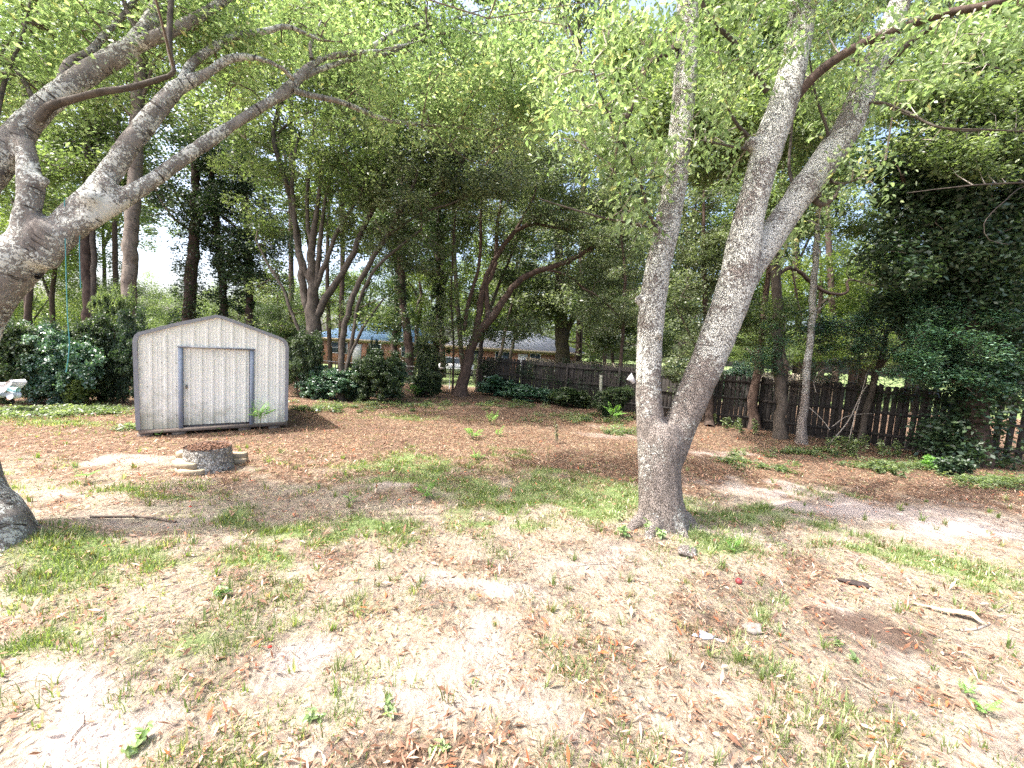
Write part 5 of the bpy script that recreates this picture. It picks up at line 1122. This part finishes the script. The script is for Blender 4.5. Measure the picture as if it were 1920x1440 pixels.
MB().add([(-20 * u_, 0, 8 * u_), (-2 * u_, 0, 10 * u_), (14 * u_, 0, 28 * u_), (9 * u_, 0, 33 * u_), (-4 * u_, 0, 24 * u_), (-20 * u_, 0, 26 * u_)] + [(-20 * u_, .3, 8 * u_), (-2 * u_, .3, 10 * u_), (14 * u_, .3, 28 * u_), (9 * u_, .3, 33 * u_), (-4 * u_, .3, 24 * u_), (-20 * u_, .3, 26 * u_)],
         [[5, 4, 3, 2, 1, 0][::-1], [6, 7, 8, 9, 10, 11][::-1]] + [[i, (i + 1) % 6, (i + 1) % 6 + 6, i + 6] for i in range(6)]).build("body", wt, toy)
MB().tube([(6 * u_, .02, 16 * u_), (20 * u_, .05, 15 * u_)], [.06, .06], 12).build("seat", mint, toy, True)
MB().tube([(14 * u_, -.06, 5 * u_), (14 * u_, .10, 5 * u_)], [7 * u_, 7 * u_], 18).build("wheel", paleb, toy, True)
MB().tube([(-14 * u_, -.06, 5 * u_), (-14 * u_, .10, 5 * u_)], [7 * u_, 7 * u_], 18).build("wheel", paleb, toy, True)
def rock(name, label, cat, px, py, sx, sy, sz, mat, seed, rz=0, sink=.3, jag=.25, sub=3):
    import bmesh
    bm = bmesh.new(); bmesh.ops.create_icosphere(bm, subdivisions=sub, radius=1)
    for v in bm.verts:
        nn = 1 + (float(vn(v.co.x * 1.6 + seed, v.co.y * 1.6 + v.co.z, 1, seed)) - .5) * 2 * jag + (float(vn(v.co.x * 5 + seed, v.co.y * 5 + v.co.z * 4, 1, seed)) - .5) * jag * .5
        v.co = Vector((v.co.x * sx * nn, v.co.y * sy * nn, v.co.z * sz * nn))
    me = bpy.data.meshes.new(name); bm.to_mesh(me); bm.free(); me.materials.append(mat)
    me.polygons.foreach_set("use_smooth", np.ones(len(me.polygons), bool))
    p = GG(px, py); return obj(name, me, None, (p.x, p.y, p.z + sz * (1 - 2 * sink) * .5 + sz * .3), (0, 0, rz), label=label, cat=cat)
rock("red_ball", "small dull red ball on the litter near the forked tree", "ball", 1385, 1091, .033, .033, .032, flat("dull_red", (.28, .045, .05), .5, var=.15, sc=20), 2, 0, 0, .03)
rock("rock", "rough grey-brown rock beside a grass tuft", "rock", 1413, 1180, .085, .065, .04, flat("rock_grey", (.34, .30, .26), .9, var=.3, sc=14, bmp=.7), 5, .2)
rock("stone_slab", "flat speckled blue-grey stone chip lying in bright litter", "stone", 1318, 1194, .085, .045, .012, flat("speckled_stone", (.52, .55, .62), .6, var=.35, sc=60, col2=(.22, .24, .3)), 9, .1, 0, .35)
rock("stone_slab", "small grey stone flake next to the speckled chip", "stone", 1352, 1202, .05, .018, .006, flat("grey_flake", (.42, .40, .42), .7, var=.3, sc=40), 11, -.4, 0, .4)
rock("tree_root", "mossy grey lump of root surfacing below the forked tree", "root", 1288, 1040, .13, .10, .05, M['bark_main'], 13, .5)
rock("white_pebble", "white rounded pebble near the hedge beyond the shed", "pebble", 597, 770, .10, .07, .05, wt, 17, 0)
rock("charred_lump", "black-brown crumbled lump in the dark soil hollow", "lump", 1605, 1094, .13, .06, .02, flat("char", (.05, .035, .03), .95, var=.4, sc=30, bmp=.8), 19, -.4, 0, .5)
redl = flat("red_petal", (.75, .03, .02), .5, var=.05)
for i, (px, py, lab) in enumerate([(505, 1209, "bright red petal lying near the bare sand patch"), (187, 1162, "bright red petal by the shaded grass clump"), (106, 818, "red petal in brown litter behind the sunny strip"), (76, 854, "red petal furthest toward the old leaning trunk"), (357, 955, "red petal in sunny litter below the stump")]):
    rock("red_petal", lab, "petal", px, py, .016, .013, .005, redl, 21 + i, i, 0, .3, 2)["group"] = "red petals on the ground"
# curled palm-like bark strip
barks = flat("bark_strip", (.48, .34, .23), .75, var=.2, sc=10, stretch=(1, 8, 8))
pl = [(1710, 1132, 1), (1740, 1140, 3), (1770, 1150, 5), (1800, 1157, 8), (1822, 1163, 9), (1838, 1174, 5), (1850, 1176, 1)]
mb = MB(); rows = []
for px, py, w_ in pl:
    p = GG(px, py, .02 + w_ * .004); rows.append((p, w_ * .0045))
for i, (p, w_) in enumerate(rows):
    t = (rows[min(i + 1, 6)][0] - rows[max(i - 1, 0)][0]).normalized(); s = t.cross(Vector((0, 0, 1)))
    for a, zz in ((-1, 0), (-.5, .5), (0, .7), (.5, .5), (1, 0)): mb.v.append(tuple(p + s * w_ * a + Vector((0, 0, w_ * zz))))
    for a, zz in ((1, -.12), (.5, .35), (0, .55), (-.5, .35), (-1, -.12)): mb.v.append(tuple(p + s * w_ * a + Vector((0, 0, w_ * zz))))
for i in range(6):
    for k in range(10): mb.f.append([i * 10 + k, i * 10 + (k + 1) % 10, (i + 1) * 10 + (k + 1) % 10, (i + 1) * 10 + k])
o_ = rows[3][0].copy(); mb.build("bark_strip", barks, None, True, o_, o_, label="long curled tan strip of bark lying on the dark soil", cat="bark strip")
for i, (pts, r_, lab) in enumerate([([(1600, 1040), (1612, 1062), (1622, 1080)], .006, "thin pale stick pointing at the charred lump"), ([(1420, 1020), (1450, 1024), (1475, 1018)], .006, "thin stick lying in grass past the forked tree"), ([(1800, 1180), (1830, 1180), (1855, 1170)], .010, "short pale curved stick under the bark strip"),
                                    ([(1270, 1085), (1290, 1105), (1310, 1125), (1330, 1140)], .005, "thin twig lying near the forked tree's surface root"), ([(1080, 1062), (1110, 1058), (1140, 1055)], .006, "pale straight twig in bright litter left of the forked tree"), ([(170, 985), (260, 978), (330, 985)], .014, "long dark twig half buried beyond the leaning trunk's root"),
                                    ([(1870, 1150), (1880, 1143), (1888, 1138)], .008, "little pale bent stick near the bark strip's thick end"), ([(1640, 1130), (1680, 1130), (1715, 1122)], .004, "hair-thin stem leading up to the bark strip")]):
    s = spline([(*GG(x, y, r_ * .8), r_) for x, y in pts], .05); o_ = Vector(s[0, :3]); q = bark_tube([s], "fallen_stick", M['twig_pale' if i != 5 else 'twig'], None, tuple(o_), 6, i); q.location = o_; tag(q, lab, "stick", "sticks lying on the ground")

# ------------------------------------------------------------------ dead leaves and grass
rng = np.random.default_rng(99)
def scatter(n, y0, y1, pw):
    u = rng.uniform(0, 1, n); y = (y0 ** pw + u * (y1 ** pw - y0 ** pw)) ** (1 / pw); x = rng.uniform(-1.5, 1.5, n) * (y + .8); return x, y
x, y = scatter(250000, 1.5, 23, .38); sa, gr, sl, li = masks(x, y)
kp = rng.uniform(0, 1, len(x)) < np.clip(li * 1.05 * (1 - .8 * np.clip(sa, 0, 1)) + .05, 0, 1); x, y = x[kp], y[kp]; n_ = len(x); print("litter", n_)
z = height(x, y) + rng.uniform(.002, .028, n_); L_ = rng.choice([.018, .032, .052, .072], n_, p=[.46, .30, .18, .06]) * rng.uniform(.8, 1.25, n_) * (1 + .03 * y); W_ = L_ * rng.uniform(.12, .34, n_)
a = rng.uniform(0, 6.283, n_); tl = rng.normal(size=n_) * .4; d3 = np.stack([np.cos(a), np.sin(a), tl], 1); s3 = np.stack([-np.sin(a), np.cos(a), rng.normal(size=n_) * .3], 1)
p = np.stack([x, y, z + np.abs(tl) * L_ * .5], 1); cu = (rng.uniform(.05, .5, n_) * W_)[:, None] * np.array([0, 0, 1])
v = np.stack([p - d3 * L_[:, None] * .5, p - s3 * W_[:, None] * .5 + cu, p + d3 * L_[:, None] * .5 + cu * .5, p + s3 * W_[:, None] * .5 + cu], 1).reshape(-1, 3)
tn = np.clip(rng.beta(2.0, 1.7, n_) * .9 * (1 - .4 * sst((y - 6) / 5)) * (.75 + .5 * fbm(x, y, 1.1, 81)) + (rng.random(n_) < .03 + .16 * field(ORANGE, x, y)) * .6 * (L_ > .028), 0, 1)
obj("leaf_litter", np_mesh("leaf_litter", v, np.arange(n_ * 4).reshape(-1, 4), M['litter'], False, {"tint": np.repeat(tn, 4)}), None, kind="stuff", label="dead brown and orange leaves strewn over the yard", cat="leaf litter")
def blades(x, y, per, hmin, hmax, name, label, spread, tshift=0.0, wdt=.0032):
    nt_ = len(x); cnt = rng.poisson(per, nt_) + 2; idx = np.repeat(np.arange(nt_), cnt); n_ = len(idx)
    th = rng.uniform(hmin, hmax, nt_)[idx] * rng.uniform(.5, 1.15, n_); a = rng.uniform(0, 6.283, n_); r = rng.uniform(0, spread, n_) * (1 + .05 * y[idx])
    bx = x[idx] + np.cos(a) * r; by = y[idx] + np.sin(a) * r; bz = height(bx, by) - .005
    ln_ = rng.uniform(.15, .75, n_) * th; dx = np.cos(a + rng.normal(size=n_) * .6); dy = np.sin(a + rng.normal(size=n_) * .6); wd = wdt * (1 + .12 * y[idx]) * rng.uniform(.7, 1.3, n_)
    px_ = -dy; py_ = dx
    def pt(u, ws): return np.stack([bx + dx * ln_ * u ** 1.7 + px_ * wd * ws, by + dy * ln_ * u ** 1.7 + py_ * wd * ws, bz + th * (u - .18 * u * u)], 1)
    v = np.stack([pt(0., -1), pt(0., 1), pt(.5, .85), pt(.5, -.85), pt(1., 0.0)], 1).reshape(-1, 3)
    k = np.arange(n_)[:, None] * 5; q = [list(r_) for r_ in (k + np.array([0, 1, 2, 3])).tolist()] + (k + np.array([3, 2, 4])).tolist()
    t = np.repeat(np.clip(rng.uniform(.12, .95, nt_)[idx] + rng.normal(size=n_) * .15 + tshift, 0, 1), 5)
    print(name, n_); return obj(name, np_mesh(name, v, q, M['grass'], False, {"tint": t}), None, kind="stuff", label=label, cat="grass")
x, y = scatter(95000, 1.5, 15, .75); sa, gr, sl, li = masks(x, y); kp = rng.uniform(0, 1, len(x)) < np.clip(gr * 1.1 - .06, 0, 1) ** 1.1 * np.clip((fbm(x, y, 4.0, 61) - .3) * 3, 0, 1)
blades(x[kp], y[kp], 8, .03, .12, "grass_tufts", "thin green grass tufts growing in patches over the sandy yard", .08, 0, .0024)
x, y = scatter(52000, 1.5, 13, .7); sa, gr, sl, li = masks(x, y); kp = rng.uniform(0, 1, len(x)) < np.clip(gr * .7 + .16 - .5 * sa, 0, 1)
blades(x[kp], y[kp], 3, .015, .045, "short_grass", "short straw-coloured grass between the dead leaves", .05, .25, .0025)
x, y = scatter(1100, 1.5, 8, .7); sa, gr, sl, li = masks(x, y); kp = rng.uniform(0, 1, len(x)) < .32
blades(x[kp], y[kp], 10, .07, .16, "sparse_tufts", "separate taller grass tufts scattered on bare sand", .03)
mb = MB()
x, y = scatter(900, 1.6, 12, .7)
for a_, b4 in zip(x, y):
    z0 = float(height(a_, b4)) + .006; an = rng.uniform(0, 6.28); l_ = rng.uniform(.04, .22); q = [(a_, b4, z0), (a_ + math.cos(an) * l_ * .5, b4 + math.sin(an) * l_ * .5, z0 + rng.uniform(0, .012)), (a_ + math.cos(an + .3) * l_, b4 + math.sin(an + .3) * l_, z0)]
    r_ = rng.uniform(.001, .003); mb.tube(q, [r_, r_ * .9, r_ * .5], 4, False)
mb.build("twig_litter", M['twig'], None, kind="stuff", label="small broken twigs scattered among the dead leaves", cat="twig litter")
# ground weeds along the hedge foot
rng = np.random.default_rng(123); cc = []
for px, py, rx_, n_ in ((60, 775, 110, 90), (180, 772, 70, 50), (620, 765, 80, 40), (760, 760, 90, 50), (960, 760, 80, 50), (1100, 785, 100, 60), (1180, 810, 60, 30), (1500, 850, 100, 30), (1700, 875, 130, 40), (1850, 905, 90, 40), (250, 800, 30, 8), (1380, 870, 50, 10), (1460, 880, 50, 8)):
    for i in range(n_):
        g = GG(px + rng.normal() * rx_ * .5, py + rng.normal() * 5, .05); cc.append(tuple(g))
v, f_, t = cluster_leaves(np.array(cc), rng, .20, 55, .4, size=.075, up=.5)
v[:, 2] = np.maximum(v[:, 2], height(v[:, 0], v[:, 1]) + .004)
obj("ground_cover", np_mesh("ground_cover", v, f_, M['leaf_mid'], False, {"tint": t}), None, kind="stuff", label="low leafy ground cover along the hedge and fence", cat="ground cover")
print("TRIS leaves total", TRI[0])
